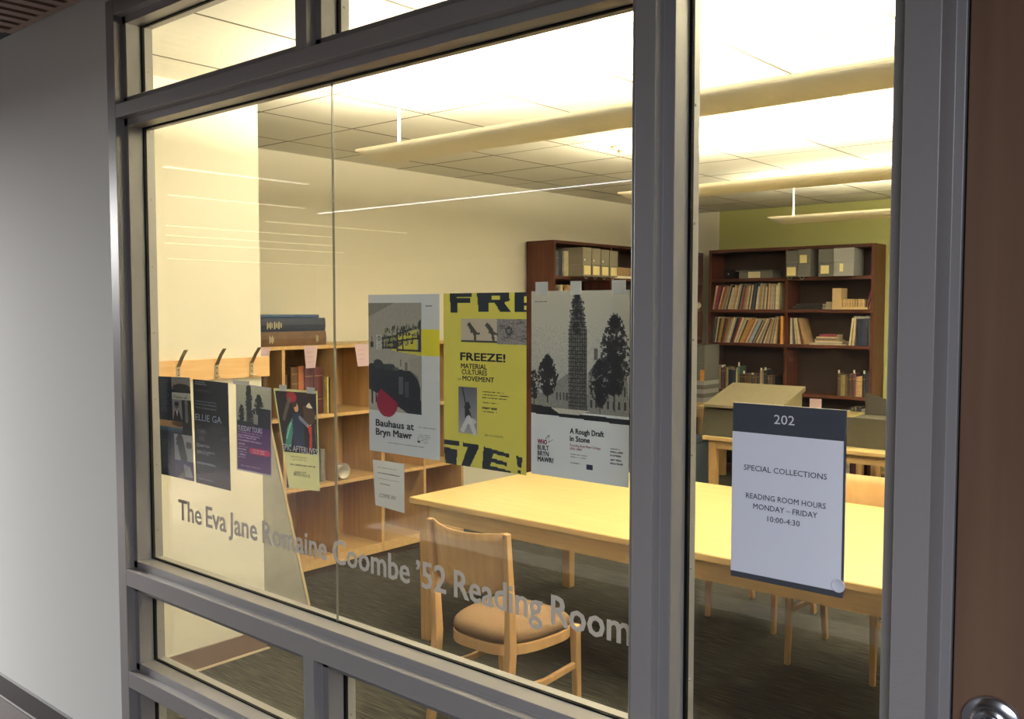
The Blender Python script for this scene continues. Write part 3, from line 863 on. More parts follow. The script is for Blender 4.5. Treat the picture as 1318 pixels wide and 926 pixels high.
r.poly([(.74, .35), (.84, .36), (.82, .62), (.74, .62), (.78, .45)], (176, 56, 48)); r.poly([(.66, .16), (.80, .14), (.94, .22), (.92, .32), (.78, .35), (.66, .30)], (70, 54, 48)); r.poly([(.72, .17), (.80, .12), (.88, .18)], (214, 208, 196))
r.line(.92, .34, .95, .60, .02, (90, 84, 80)); r.ell(.5, .60, .10, .02, (120, 60, 60), .8)
r.rect(.03, .60, .97, .64, (24, 22, 28), .6)
r.lines(.20, .82, .68, 2, .03, (110, 110, 80), .8, .4); r.lines(.14, .90, .76, 1, .03, (60, 62, 50), .8, .5); r.lines(.26, .74, .83, 1, .03, (110, 110, 80), .7, .4)
p, ox, oz, X_, Z_ = sheet('poster', P4[0], P4[1], P4[2], P4[3], r, PRINT_THIN, 'pale green tilted sheet with a painted costumed figure, left of the pane joint', 'poster', GP)
hh = .29
text_obj('printed_lettering', [('EPIC AFTERLIVES', -.082, .1125, .018, .170, .012)], INKW, p, -.0012)
text_obj('printed_footer', [('BRYN MAWR', -.028, .040, .011, .08, .004)], INKG, p, -.0012)
for k in (-.075, .06): tape(p, k, P4[0][1] - P4[3][1] + .004, .036, .018)
# --- invitation note
x0, x1, z1, z0 = PX(-1.971), PX(-1.842), PZ(1.281), PZ(1.150)
r = Raster(64, 96, (214, 216, 214))
r.lines(.14, .84, .15, 1, .03, (90, 90, 90), .8, .4); r.lines(.12, .88, .27, 1, .03, (60, 60, 60), .85, .45); r.lines(.16, .84, .39, 1, .03, (90, 90, 90), .8, .4); r.lines(.20, .55, .50, 1, .03, (90, 90, 90), .8, .4)
p, ox, oz, _, _ = sheet('notice', (x0, z1 - .002), (x1, z1), (x1, z0 - .004), (x0 + .01, z0 + .002), r, PRINT, 'small white typed note below the furniture poster', 'notice', GP)
lettering(p, [('COME IN!', .20, .76, .085, .52, .0)], INKG, x0, x1, z1, z0)

# --- room name in frosted letters
rn = empty('room_name_lettering', (PX(-2.993), 1.6411, PZ(.961)), 0, 'large grey frosted lettering naming the room, low across the glass panes', 'lettering')
full = 'The Eva Jane Romaine Coombe \u201952 Reading Room'


def text_w(t):
    cu = bpy.data.curves.new('t', 'FONT'); cu.body = t; cu.size = 1; cu.resolution_u = 2; cu.offset = .022
    ob = bpy.data.objects.new('t', cu); me = ob.to_mesh(); xs = [v.co.x for v in me.vertices]; r_ = (min(xs), max(xs))
    ob.to_mesh_clear(); bpy.data.objects.remove(ob); bpy.data.curves.remove(cu); return r_


f0, f1 = text_w(full); kx = (2.993 - 1.106) * KS / (f1 - f0); done = ''
for wd in full.split(' '):
    done += wd
    a1 = text_w(done)[1]; w0, w1 = text_w(wd); wdt = (w1 - w0) * kx; xr = (a1 - f0) * kx
    o = text_mb([(wd, xr - wdt, 0, .069, wdt, .022)]).obj('frosted_word', LETTER, rn, recalc=False)
    md = o.modifiers.new('t', 'SOLIDIFY'); md.thickness = .0004
    done += ' '

# --- room number sign on the narrow right pane
s = empty('room_sign', (-.732, 1.638, PZ(1.170)), 0, 'charcoal framed sign with number 202 and printed opening hours on the narrow pane', 'sign')
k = 1.638 / 1.66
w2 = .112 * k; h_ = (1.516 - 1.171) * k
s.location = (-.7435 * k, 1.638, 1.7 + (1.171 - 1.7) * k)
box('sign_panel', (-w2, -.003, 0), (w2, .003, h_), SIGNF, s, bevel=.0008)
box('paper_insert', (-w2 + .0006, -.0040, .0115), (w2 - .003, -.0029, h_ - .056), SIGNP, s)
text_obj('printed_number', [('202', -.005, h_ - .035, .0175, .040, .004, 'c')], mat('sign_white', (.75, .76, .78), .5), s, -.0036)
text_obj('printed_hours', [
    ('SPECIAL COLLECTIONS', -.003, .212, .0105, .163, 0, 'c'),
    ('READING ROOM HOURS', -.001, .158, .0105, .157, 0, 'c'),
    ('MONDAY \u2013 FRIDAY', -.001, .139, .0105, .126, 0, 'c'),
    ('10:00-4:30', -.003, .1185, .0105, .064, 0, 'c')], mat('sign_ink', (.02, .022, .04), .6), s, -.0046)
MB().lathe([(.0125, 0), (.0125, -.0012), (.0115, -.0014), (.0105, -.0006), (.0008, -.0004)], (w2 - .0075, -.0042, .022), 'y', 28).obj(
    'suction_cup', mat('clear_vinyl', (.70, .73, .82), .2), s, smooth=True)

# ================================================================== COAT RACK on the stub wall
cr_ = empty('coat_rack', (-3.92, 1.74, 1.365), 0, 'maple coat rack board with three steel hooks on the cream stub wall', 'coat rack')
box('backboard', (0, 0, 0), (.022, .95, .098), mat('peach_maple_board', (.66, .41, .20), .4, col2=(.72, .47, .25), scale=4, stretch=(12, 1, 12)), cr_, bevel=.002)
hk = None
for yy in (2.20, 2.395, 2.585):
    if hk is None:
        hk = MB().box((.022, -.010, .012), (.025, .010, .078)).box((.025, -.009, .010), (.052, .009, .014)).obj('coat_hook', STEELB, cr_)
        o = hk
        MB().sweep([(.026, 0, .070), (.060, 0, .115), (.094, 0, .148)], .018, .003).obj('hook_arm', STEELD, hk)
        MB().cyl((.0248, 0, .030), (.0262, 0, .030), .003, n=10).cyl((.0248, 0, .055), (.0262, 0, .055), .003, n=10).obj('hook_screws', INK, hk)
    else:
        o = copy_tree(hk, cr_)
    o.location = (0, yy - 1.74, 0)

# ================================================================== SHELVING
def shelf_unit(name, loc, rz, width, depth, height, bays, shelves, th, m_side, m_shelf, m_back, label, cat, group=None, kick=.06, top_over=0):
    t = empty(name, loc, rz, label, cat, group)
    box('side_panel', (0, 0, 0), (th, depth, height - th), m_side, t, bevel=.0015)
    box('side_panel', (width - th, 0, 0), (width, depth, height - th), m_side, t, bevel=.0015)
    box('top_panel', (-top_over, -top_over, height - th), (width + top_over, depth, height), m_shelf, t, bevel=.0015)
    box('back_panel', (th, depth - .008, 0), (width - th, depth - .001, height - th), m_back, t)
    for i in range(1, bays):
        x = width * i / bays
        box('divider', (x - th / 2, .002, kick), (x + th / 2, depth - .009, height - th), m_side, t)
    for i in range(bays):
        xa = width * i / bays + (th if i == 0 else th / 2) + .0005; xb = width * (i + 1) / bays - (th if i == bays - 1 else th / 2) - .0005
        for z in shelves:
            box('shelf', (xa, .004, z - th), (xb, depth - .009, z), m_shelf, t)
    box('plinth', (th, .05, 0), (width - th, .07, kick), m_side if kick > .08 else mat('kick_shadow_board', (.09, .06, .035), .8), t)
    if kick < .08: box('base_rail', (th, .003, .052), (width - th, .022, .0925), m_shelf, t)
    return t


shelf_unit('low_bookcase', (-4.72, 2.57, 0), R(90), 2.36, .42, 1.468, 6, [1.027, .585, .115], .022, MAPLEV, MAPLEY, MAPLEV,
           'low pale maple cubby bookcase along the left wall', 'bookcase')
shelf_unit('tall_bookcase', (-4.85, 6.17, 0), R(90), 2.53, .30, 2.275, 3, [1.975, 1.69, 1.40, 1.05, .70, .10], .026, DARKW, DARKH, DARKB,
           'tall dark mahogany bookcase standing against the cream left wall', 'bookcase', 'dark mahogany bookcases', .1)
shelf_unit('tall_bookcase', (-4.772, 8.675, 0), 0, 1.702, .295, 2.30, 2, [2.002, 1.688, 1.348, .868, .50, .10], .03, DARKW, DARKH, DARKB,
           'tall dark mahogany bookcase standing before the olive green back wall', 'bookcase', 'dark mahogany bookcases', .1)

# ------------------------------------------------------------------ books
BCOL = {
    'cream': (.60, .50, .33), 'ivory': (.70, .63, .46), 'tan': (.42, .27, .14), 'rust': (.36, .11, .045), 'red': (.30, .035, .03),
    'crimson': (.30, .04, .09), 'maroon': (.085, .018, .028), 'brown': (.10, .05, .025), 'dark brown': (.045, .022, .014),
    'grey': (.22, .20, .18), 'pale grey': (.38, .36, .32), 'navy': (.012, .020, .055), 'blue': (.03, .07, .17), 'slate': (.07, .09, .11),
    'green': (.06, .11, .08), 'olive': (.19, .16, .06), 'orange': (.62, .27, .055), 'ochre': (.45, .31, .10), 'black': (.012, .012, .015),
    'pink': (.50, .26, .20), 'purple': (.075, .022, .045), 'pale blue': (.33, .42, .46), 'white': (.72, .70, .62), 'yellow': (.72, .60, .22)}


def bmat(c): return mat('cloth_' + c.replace(' ', '_'), BCOL[c], .6, col2=tuple(v * .72 for v in BCOL[c]), scale=25)


def book_mesh(t, h, d, thin):
    """upright book, spine on local -y, thickness along x, foot centre at origin"""
    mb = MB(); cv = min(.003, t * .2) if not thin else .0008
    if thin:
        mb.box((0, 0, 0), (cv, d, h)).box((t - cv, 0, 0), (t, d, h)).box((cv, 0, 0), (t - cv, cv, h))
    else:
        mb.box((0, .004, 0), (cv, d, h)).box((t - cv, .004, 0), (t, d, h))
        mb.prism([(0, .004), (t * .2, .0006), (t * .5, -.002), (t * .8, .0006), (t, .004), (t - cv, .006), (cv, .006)], 'z', 0, h)
    mb.mi = 1; e = .003 if not thin else .0008
    mb.box((cv, cv + .002, e), (t - cv, d - e, h - e)); return mb


def book(c, t, h, d, loc, facing, lean=0, thin=True, label=None, group=None, name='book', cat='book', lie=False, bands=None, tilt=0):
    mb = book_mesh(t, h, d, thin)
    o = mb.obj(name, [bmat(c), PAGE], None, recalc=True)
    rz = {'-y': 0, '+x': R(90)}[facing]
    M = Matrix.Translation(loc) @ Matrix.Rotation(rz + tilt, 4, 'Z') @ Matrix.Rotation(lean, 4, 'Y')
    if lie: M = Matrix.Translation(loc) @ Matrix.Rotation(rz + tilt, 4, 'Z') @ Matrix.Rotation(R(90), 4, 'Y') @ Matrix.Translation((-t, 0, 0))
    o.matrix_world = M
    if bands:
        for q in bands:
            box('spine_band', (t * .08, -.0032, h * q), (t * .92, -.0004, h * q + .006), GILT, o)
    return tag(o, label, cat, group)


# rows of books in the green-wall bookcase and others
def row(facing, start, end, z, front, spec, where, group, lean_fn, rs, hmin, hmax, d=.2, thin=True, tmin=.012, tmax=.024):
    """place books side by side from start to end along the shelf; spec = list of colours (cycled)"""
    a = start; i = 0; recs = []
    while a < end and i < len(spec):
        t = rs.uniform(tmin, tmax); h = rs.uniform(hmin, hmax)
        recs.append([spec[i], a, t, h, lean_fn(i, (a - start) / (end - start))]); i += 1
        l0 = recs[-1][4]; l1 = lean_fn(i, (a - start) / (end - start))
        a += t / math.cos(l0) + .0012 + max(0, hmax * (math.tan(l0) - math.tan(l1)))
    for k, (c, a, t, h, ln) in enumerate(recs):
        L_ = recs[k - 1][0] if k else None; R_ = recs[k + 1][0] if k < len(recs) - 1 else None
        if L_ and R_: nb = 'between %s and %s ones' % (L_, R_)
        elif R_: nb = 'first at left beside a %s one' % R_
        else: nb = 'last at right beside a %s one' % L_
        lab = '%s %s volume %s, %s' % ('thin' if thin else 'thick', c, nb, where)
        zz = z + .0006 + (t * math.sin(max(0, -ln)) if ln < 0 else 0)
        # a leaning book pivots on its lower corner
        zz = z + .0006 + (t * math.sin(ln) if ln > 0 else 0)
        loc = (a, front + rs.uniform(0, .012), zz) if facing == '-y' else (front - rs.uniform(0, .012), a, zz)
        book(c, t, h, d, loc, facing, ln, thin, lab, group)
    return a


rs = random.Random(3)
sp1 = ['cream', 'crimson', 'crimson', 'maroon', 'ivory', 'rust', 'tan', 'grey', 'pale grey', 'dark brown', 'ivory', 'cream', 'cream', 'tan', 'ivory', 'pale grey', 'black', 'grey', 'red',
       'grey', 'tan', 'cream', 'brown', 'ivory', 'navy', 'slate', 'navy', 'ivory', 'pale grey', 'tan', 'cream', 'grey', 'ivory', 'brown', 'cream', 'pink', 'cream', 'pale grey', 'grey', 'ivory', 'cream', 'orange', 'pink', 'brown', 'black', 'tan']
sp2 = ['slate', 'green', 'ivory', 'brown', 'tan', 'ochre', 'dark brown', 'brown', 'rust', 'grey', 'pale grey', 'ivory', 'cream', 'navy', 'navy', 'red', 'ivory', 'pale grey', 'cream', 'black', 'ochre',
       'orange', 'tan', 'rust', 'cream', 'grey', 'pale blue', 'pale blue', 'blue', 'tan', 'brown', 'cream', 'olive', 'pale grey', 'maroon', 'cream', 'grey', 'tan', 'pale grey', 'slate', 'ochre', 'grey', 'cream', 'tan', 'brown', 'ivory']
row('-y', -4.735, -4.01, 1.688, 8.69, sp1, 'upper packed shelf, green-wall bookcase', 'thin volumes on the upper packed shelf', lambda i, q: R(9 + q * 60) if q < .15 else R(max(0, 18 * (1 - q) ** .9)), rs, .225, .265, .21, True, .0125, .019)
row('-y', -4.735, -4.02, 1.348, 8.69, sp2, 'second packed shelf, green-wall bookcase', 'thin volumes on the second packed shelf', lambda i, q: R(6 + 20 * min(1, q * 2) if q < .7 else 26 - (q - .7) / .3 * 22), rs, .24, .275, .21, True, .0115, .0175)
book('orange', .028, .275, .22, (-3.975, 8.66, 1.3486), '-y', 0, False, 'bright orange volume jutting out at the end of the second packed shelf', 'books in the green-wall bookcase')
# third shelf: mixed upright books
sp3 = [('tan', .022, .22), ('olive', .02, .20), ('pale grey', .02, .24), ('grey', .026, .22), ('maroon', .03, .22), ('dark brown', .028, .23), ('olive', .024, .22), ('navy', .085, .20),
       ('yellow', .016, .19), ('green', .02, .24), ('dark brown', .03, .16), ('dark brown', .032, .165), ('brown', .03, .16), ('brown', .03, .17), ('dark brown', .032, .16), ('brown', .03, .165),
       ('black', .03, .17), ('tan', .02, .21), ('grey', .018, .22), ('black', .03, .21), ('dark brown', .03, .16), ('brown', .03, .16), ('black', .025, .15)]
a = -4.73
for k, (c, t, hh) in enumerate(sp3):
    L_ = sp3[k - 1][0] if k else 'no'; R_ = sp3[k + 1][0] if k < len(sp3) - 1 else 'no'
    b = book(c, t, hh, .16, (a, 8.70, .8686), '-y', 0, t > .02 and False, '%s%s upright book between %s and %s books, third shelf, green-wall bookcase' % ('slimmer ' if k == 21 else '', c, L_, R_) if 0 < k < len(sp3) - 1 else '%s upright book at the %s end of the third shelf, green-wall bookcase' % (c, 'left' if k == 0 else 'right'),
             'upright books on the third shelf', bands=(.8,) if .027 < t < .05 else None)
    if k in (0, 2, 4, 8, 9, 11, 14, 17, 19):   # slips and wrappers sticking out of the top
        MB().box((t * .2, .01, hh - .02), (t * .5 + .01, .012, hh + rs.uniform(.015, .05))).obj('paper_slip', WHITEP, b)
    a += t + .0015
# right bay, second shelf down (pamphlets leaning left) and archive bits
for k, (c, ln) in enumerate((('ivory', 0), ('slate', -3), ('cream', -6), ('ivory', -8), ('brown', -11), ('tan', -14))):
    book(c, .018, .255, .2, (-3.885 + k * .0245 + .004 * k, 8.70, 1.3496), '-y', R(ln), True, '%s volume, number %s of the short slanting row right of the divider' % (c, ('one', 'two', 'three', 'four', 'five', 'six')[k]), 'short slanting row')
for k, (c, w_, h_2, dx) in enumerate((('cream', .36, .010, 0), ('pale grey', .30, .012, .02), ('ivory', .27, .012, .06), ('tan', .24, .014, .05), ('slate', .22, .010, .05), ('cream', .20, .016, .07), ('crimson', .17, .022, .10))):
    z_ = 1.3486 + sum((.010, .012, .012, .014, .010, .016, .022)[:k]) + k * .0008
    book(c, h_2, w_, .16, (-3.69 + dx, 8.70, z_), '-y', 0, True, '%s item lying in the low heap on the third shelf, %s' % (c, ('at the bottom', 'second from the bottom', 'third from the bottom', 'in the middle', 'third from the top', 'second from the top', 'at the top')[k]), 'low heap of papers', lie=True)
for k, (c, t, ln) in enumerate((('ivory', .016, 6), ('cream', .016, 4))):
    book(c, t, .26, .2, (-3.30 + k * .03, 8.69, 1.3506), '-y', R(ln), True, '%s thin folder leaning against the big navy albums, %s' % (c, ('outer', 'inner')[k]), 'right end of second shelf')
book('navy', .105, .25, .2, (-3.235, 8.70, 1.3486), '-y', 0, False, 'very thick navy album, right bay of the green-wall bookcase', 'right end of second shelf')
book('slate', .022, .26, .2, (-3.128, 8.70, 1.3486), '-y', 0, False, 'slate album right of the very thick navy album', 'right end of second shelf')
for i in range(1):
    cr2 = MB()
    for k in range(14):
        x = -3.27 + k * .0125; cr2.box((x, 8.72, 1.60 + rs.uniform(.0, .01)), (x + .012, 8.84, 1.617 + rs.uniform(0, .014)))
    tag(cr2.obj('crumpled_tissue', mat('grey_tissue', (.34, .35, .33), .8)), 'crumpled grey tissue lying on top of the navy albums', 'tissue')
box('book', (-3.098, 8.68, 1.3486), (-3.104 + .016, 8.86, 1.52), bmat('ivory'), label='short ivory booklet against the right end panel, green-wall bookcase', cat='book', group='right end of second shelf')
# right bay, upper middle shelf: dark albums lying, paper curl, tray of small tan volumes
book('black', .030, .30, .2, (-3.86, 8.69, 1.6886), '-y', 0, False, 'black album lying under another at the left, right bay of the green-wall bookcase', 'flat black albums', lie=True)
book('black', .026, .27, .2, (-3.83, 8.69, 1.7194), '-y', 0, False, 'black album lying on top of another at the left, right bay of the green-wall bookcase', 'flat black albums', lie=True)
pc = MB()
for k in range(5): pc.cyl((-3.55 + k * .004, 8.72, 1.6965 + k * .0145), (-3.455, 8.86, 1.6965 + k * .0145), .007, n=8)
tag(pc.obj('paper_bundle', CARD), 'cream bundle of rolled papers beside the flat black albums', 'papers')
tr = empty('book_tray', (-3.455, 8.66, 1.6886), 0, 'tan cardboard tray with a raised end holding small tan volumes', 'tray')
CB = mat('tan_cardboard', (.46, .33, .18), .8)
box('tray_base', (0, 0, 0), (.335, .16, .008), CB, tr); box('tray_end', (0, .004, .008), (.085, .15, .20), CB, tr); box('tray_lip', (0, -.003, 0), (.335, .0, .022), CB, tr)
for k in range(9):
    a = -3.455 + .088 + k * .0235
    book('tan' if k % 3 else 'ochre', .022, .085 + rs.uniform(0, .008), .11, (a, 8.68, 1.6972), '-y', 0, False,
         'small %s volume standing in the cardboard tray, %s from the raised end' % ('tan' if k % 3 else 'ochre', ('first', 'second', 'third', 'fourth', 'fifth', 'sixth', 'seventh', 'eighth', 'ninth')[k]), 'small volumes in the tray')
book('maroon', .02, .16, .14, (-3.150, 8.68, 1.7000), '-y', R(14), False, 'maroon volume leaning over the end of the tray of small volumes', 'leaning beside the tray')
book('tan', .01, .16, .14, (-3.122, 8.68, 1.6920), '-y', R(14), False, 'thin tan volume leaning behind the maroon volume at the tray', 'leaning beside the tray')
# right bay lower: upright leather books
sp4 = [('dark brown', .03, .215), ('olive', .045, .20), ('brown', .022, .19), ('dark brown', .04, .21), ('maroon', .03, .22), ('tan', .06, .19), ('black', .03, .22), ('navy', .02, .24), ('blue', .032, .23)]
a = -3.405
for k, (c, t, hh) in enumerate(sp4):
    b = book(c, t, hh, .16, (a, 8.69, .8686), '-y', 0, False, '%s upright book in the right bay, third shelf, near the right end panel' % c if k not in (0, 3) else '%s upright book %s, right bay, third shelf' % (c, 'left of the olive one' if k == 0 else 'left of the maroon one'), 'upright leather books in the right bay', bands=(.75,) if t > .025 else None)
    if k in (0, 4, 6, 8): MB().box((t * .2, .01, hh - .02), (t * .7, .012, hh + .03)).obj('paper_slip', WHITEP, b)
    a += t + .002
# lower shelves seen under the far table
for zz, n0 in ((.5006, 'fifth'), (.1006, 'lowest')):
    a = -3.40 if n0 == 'fifth' else -3.88
    cs = ['navy', 'blue', 'white', 'slate', 'brown', 'navy', 'pale grey', 'black', 'dark brown', 'blue', 'ivory', 'navy', 'brown', 'slate', 'white', 'maroon', 'navy', 'black']
    k = 0
    while a < -3.16:
        t = rs.uniform(.025, .05); c = cs[k % len(cs)]
        book(c, t, rs.uniform(.22, .28), .18, (a, 8.70, zz), '-y', 0, False, '%s book right of a %s one, %s shelf of the green-wall bookcase' % (c, cs[k - 1], n0), 'books on the %s shelf' % n0)
        a += t + .002; k += 1


def archive_box(loc, rz, w, d, h, m, label, group, labelbox=None, lab_m=None, seam=.5, tab=True, hole=False):
    t = empty('archive_box', loc, rz, label, 'box', group)
    box('box_body', (0, 0, 0), (w, d, h * seam - .0015), m, t, bevel=.001)
    box('box_lid', (-.0015, -.0015, h * seam), (w + .0015, d, h), m, t, bevel=.001)
    if labelbox:
        u0, v0, u1, v1 = labelbox
        box('paper_label', (w * u0, -.0035, h * v0), (w * u1, -.0018, h * v1), lab_m or YNOTE, t)
    if tab:
        pts = [(w * .35 + .02 * math.cos(q), -.003, -.002 - .022 * math.sin(q)) for q in [PI * k / 8 for k in range(9)]]
        MB().sweep(pts, .0022, .0022, up=(0, 1, 0)).obj('pull_string', WHITEP, t)
    if hole: MB().cyl((w * .2, -.0030, h * .56), (w * .2, -.0018, h * .56), .008, n=12).obj('finger_hole', WHITEP, t)
    return t


G_ = 'archive boxes on the top shelf of the green-wall bookcase'
archive_box((-3.901, 8.62, 2.0026), 0, .115, .25, .255, BOXG, 'dark grey archive box with a low cream label, next to the divider', G_, (.08, .05, .86, .38))
archive_box((-3.782, 8.62, 2.0026), 0, .125, .25, .262, BOXG, 'dark grey archive box with a high square label, second from the divider', G_, (.15, .50, .72, .80))
archive_box((-3.585, 8.64, 2.0026), 0, .15, .25, .258, BOXG, 'grey two-part archive box with a square note, right of the gap', G_, (.15, .10, .68, .40), tab=False)
archive_box((-3.43, 8.62, 2.0026), 0, .19, .25, .262, BOXL, 'pale grey archive box with a narrow note, rightmost on the top shelf', G_, (.30, .16, .48, .44), tab=False)
fb = empty('flat_box', (-4.44, 8.70, 2.0026), 0, 'flat grey solander box with cream label lying on the top shelf', 'box')
box('box_base', (0, 0, 0), (.36, .22, .07), BOXG, fb); box('box_lid', (-.03, -.02, .071), (.375, .22, .080), BOXG, fb); box('paper_label', (.10, -.002, .004), (.23, -.0003, .066), CARD, fb)
tg = empty('box_ties', (-4.63, 8.74, 2.0026), 0, 'small dark tied bundle at the left of the top shelf', 'bundle')
MB().box((0, 0, 0), (.11, .12, .10)).obj('wrapper', BLACK, tg, bevel=.01); MB().cyl((.05, -.003, .05), (.05, .0, .05), .006, n=8).obj('tie_button', WHITEP, tg)

# ---- left wall dark bookcase contents (front faces +x at x=-4.85)
z0_ = 1.9756
book('slate', .07, .215, .2, (-4.90, 6.235, z0_), '+x', 0, False, 'slate blue book at the near end of the top shelf, left wall bookcase', 'books on the top shelf of the left wall bookcase', bands=(.7,))
book('navy', .045, .215, .2, (-4.90, 6.308, z0_), '+x', 0, False, 'navy book right of the slate blue one, top shelf, left wall bookcase', 'books on the top shelf of the left wall bookcase')
book('ivory', .058, .215, .2, (-4.88, 6.358, z0_), '+x', 0, False, 'wide ivory book on the top shelf, left wall bookcase', 'books on the top shelf of the left wall bookcase')
book('pale grey', .035, .21, .2, (-4.88, 6.418, z0_), '+x', 0, False, 'pale grey book between ivory and tan ones, top shelf, left wall bookcase', 'books on the top shelf of the left wall bookcase')
book('tan', .06, .22, .2, (-4.88, 6.455, z0_), '+x', 0, False, 'tan book beside the taupe file boxes, top shelf, left wall bookcase', 'books on the top shelf of the left wall bookcase')
for k in range(4):
    y_ = 6.405 + k * .1335 + .13
    archive_box((-4.73, y_ - .13 + .012, z0_ + .001), R(90), .122, .30, .245 - .004 * k, BOXT,
                'upright taupe file box with square yellow label, %s on the left wall bookcase' % ('nearest of four', 'second of four', 'third of four', 'farthest of four')[k],
                'four taupe file boxes', (.12, .05, .88, .36), seam=.40, hole=k < 3)
pl = empty('paper_pile', (-4.87, 7.10, z0_), R(90), 'tan pile of curling papers on the top shelf right of the taupe boxes', 'papers')
MB().prism([(0, 0), (.30, 0), (.30, .10), (-.02, .105)], 'y', 0, .2).obj('wrapper', bmat('tan'), pl); MB().box((.0, -.006, -.0003), (.32, 0, .022)).obj('sheets', WHITEP, pl)
sp5 = [('brown', .03, .18), ('grey', .03, .20), ('cream', .03, .21), ('black', .02, .19), ('tan', .03, .19), ('tan', .05, .21), ('tan', .05, .2), ('cream', .04, .21), ('ochre', .04, .2)]
a = 6.235
for k, (c, t, hh) in enumerate(sp5):
    book(c, t, hh, .18, (-4.875, a, 1.6906), '+x', 0, False, '%s book in the near bay just below the file boxes, %s in the row' % (c, ['first', 'second', 'third', 'fourth', 'fifth', 'sixth', 'seventh', 'eighth', 'last'][k]), 'books on the second shelf of the left wall bookcase', bands=(.75,) if c == 'tan' else None)
    a += t + .003
wl = box('index_card', (-4.846, 6.30, 1.80), (-4.844, 6.41, 1.955), YNOTE, label='pale yellow card standing before the books below the slate book', cat='card'); wl.location.z = -.1094
# far bay
for k, c in enumerate(('tan', 'brown', 'ivory')):
    book(c, .034 - k * .004, .24, .2, (-4.87, 8.30, z0_ + .036 * k), '+x', 0, False, '%s volume in the flat stack at the far top of the left wall bookcase' % c, 'flat stack far end', lie=True)
ro = MB().cyl((-4.86, 8.30, 1.728), (-4.86, 8.62, 1.728), .036, n=18).obj('paper_roll', CARD); tag(ro, 'tan rolled paper on the second shelf at the far end, left wall bookcase', 'paper roll')
book('yellow', .07, .24, .2, (-4.865, 8.50, 1.4006), '+x', 0, False, 'pale yellow binder at the far end of the left wall bookcase', 'books at the far end')
book('brown', .05, .22, .2, (-4.865, 8.44, 1.4006), '+x', 0, False, 'brown book left of the pale yellow binder', 'books at the far end')

# ---- small side table with boxes at the corner, crates on the floor
st = empty('side_table', (-4.845, 8.28, 0), 0, 'small oak side table in the corner before the left wall bookcase', 'table')
box('tabletop', (0, 0, .73), (.25, .35, .755), MAPLE, st, bevel=.002); box('apron', (.012, .012, .60), (.238, .338, .73), MAPLE, st)
for dx in (.012, .20):
    for dy in (.012, .30): box('leg', (dx, dy, 0), (dx + .04, dy + .04, .60), MAPLEV, st)
for k in range(5):
    f = box('document_box', (-4.84 + .004 * k, 8.29, .7556 + k * .043), (-4.60 - .004 * (k % 2), 8.60, .7556 + k * .043 + .042), [BOXL, BOXG, BOXL, BOXG, BOXL][k], label='flat grey document box on the side table, %s of the five' % ['lowest', 'second lowest', 'middle', 'second highest', 'highest'][k], cat='box', group='flat boxes on the side table')
bb = archive_box((-4.84, 8.285, .972), 0, .245, .30, .36, BOXG, 'large slate grey box on top of the flat boxes, side table', 'boxes on the side table', tab=False)
fl = MB().box((0, -.002, 0), (.045, 0, .11)).obj('paper_flag', bmat('orange'), bb); fl.location = (.20, -.001, .0)
cr3 = empty('storage_crate', (-4.83, 7.70, 0), 0, 'slate blue plastic crate on the floor below the corner table', 'crate')
box('crate_body', (0, 0, 0), (.44, .32, .42), CRATE, cr3, bevel=.01); box('crate_lid', (-.01, -.01, .42), (.45, .33, .47), CRATE, cr3, bevel=.008)
box('paper_tag', (.31, -.013, .38), (.38, -.0115, .47), bmat('pale blue'), cr3); box('paper_tag', (.40, -.013, .40), (.45, -.0115, .50), YNOTE, cr3)

# ---- contents of the low maple bookcase (front at x=-4.72)
def on_low(c, y, t, hh, z, lab, lean=0, bands=None, thin=False, front=-4.79):
    return book(c, t, hh, .17, (front, y, z + .0006 + (t * math.sin(R(lean)) if lean > 0 else 0)), '+x', R(lean), thin, lab, 'books in the low maple bookcase', bands=bands)


on_low('dark brown', 3.385, .05, .26, 1.027, 'dark brown leather book at the left of the second cubby, top row', bands=(.5, .6))
on_low('brown', 3.462, .05, .305, 1.027, 'ribbed brown leather book left of the thinner one, top row', bands=(.25, .45, .65, .85))
on_low('rust', 3.516, .042, .31, 1.027, 'ribbed russet leather book beside the purple volumes, top row', bands=(.25, .45, .65, .85))
on_low('purple', 3.562, .068, .30, 1.027, 'purple bound volume, left of the two, top row of the low bookcase', bands=(.3, .8))
on_low('maroon', 3.634, .075, .30, 1.027, 'maroon bound volume, right of the purple one, top row of the low bookcase', bands=(.3, .8))
# slanting thin ones right of them lean against the upright: drawn in the third slot of the cubby
on_low('dark brown', 3.03, .05, .27, 1.027, 'dark brown book in the first cubby, top row, largely behind the coat rack board')
on_low('brown', 3.26, .03, .26, 1.027, 'brown book leaning in the first cubby, top row', lean=0)
on_low('brown', 3.205, .03, .25, 1.027, 'narrow brown book left of its twin in the first cubby, top row', lean=0)
on_low('olive', 3.29, .02, .11, 1.027, 'small olive booklet in the first cubby, top row', thin=True)
on_low('yellow', 3.711, .010, .235, 1.027, 'thin yellow book at the right end of the second cubby, top row', lean=0, thin=True, front=-4.755)
on_low('black', 3.722, .013, .23, 1.027, 'thin black book beside the thin yellow one, second cubby', lean=0, thin=True, front=-4.755)
on_low('ochre', 3.736, .010, .20, 1.027, 'thin ochre book against the upright, second cubby', lean=0, thin=True, front=-4.755)
for k, (c, y, t, hh) in enumerate((('navy', 3.39, .05, .10), ('blue', 3.445, .04, .09), ('white', 3.49, .03, .075), ('navy', 3.525, .05, .085), ('slate', 3.65, .03, .22), ('grey', 3.685, .032, .21))):
    on_low(c, y, t, hh, .585, '%s volume in the second cubby, middle row, %s' % (c, ['first at left', 'second', 'third', 'fourth', 'tall, fifth', 'tall, last'][k]))
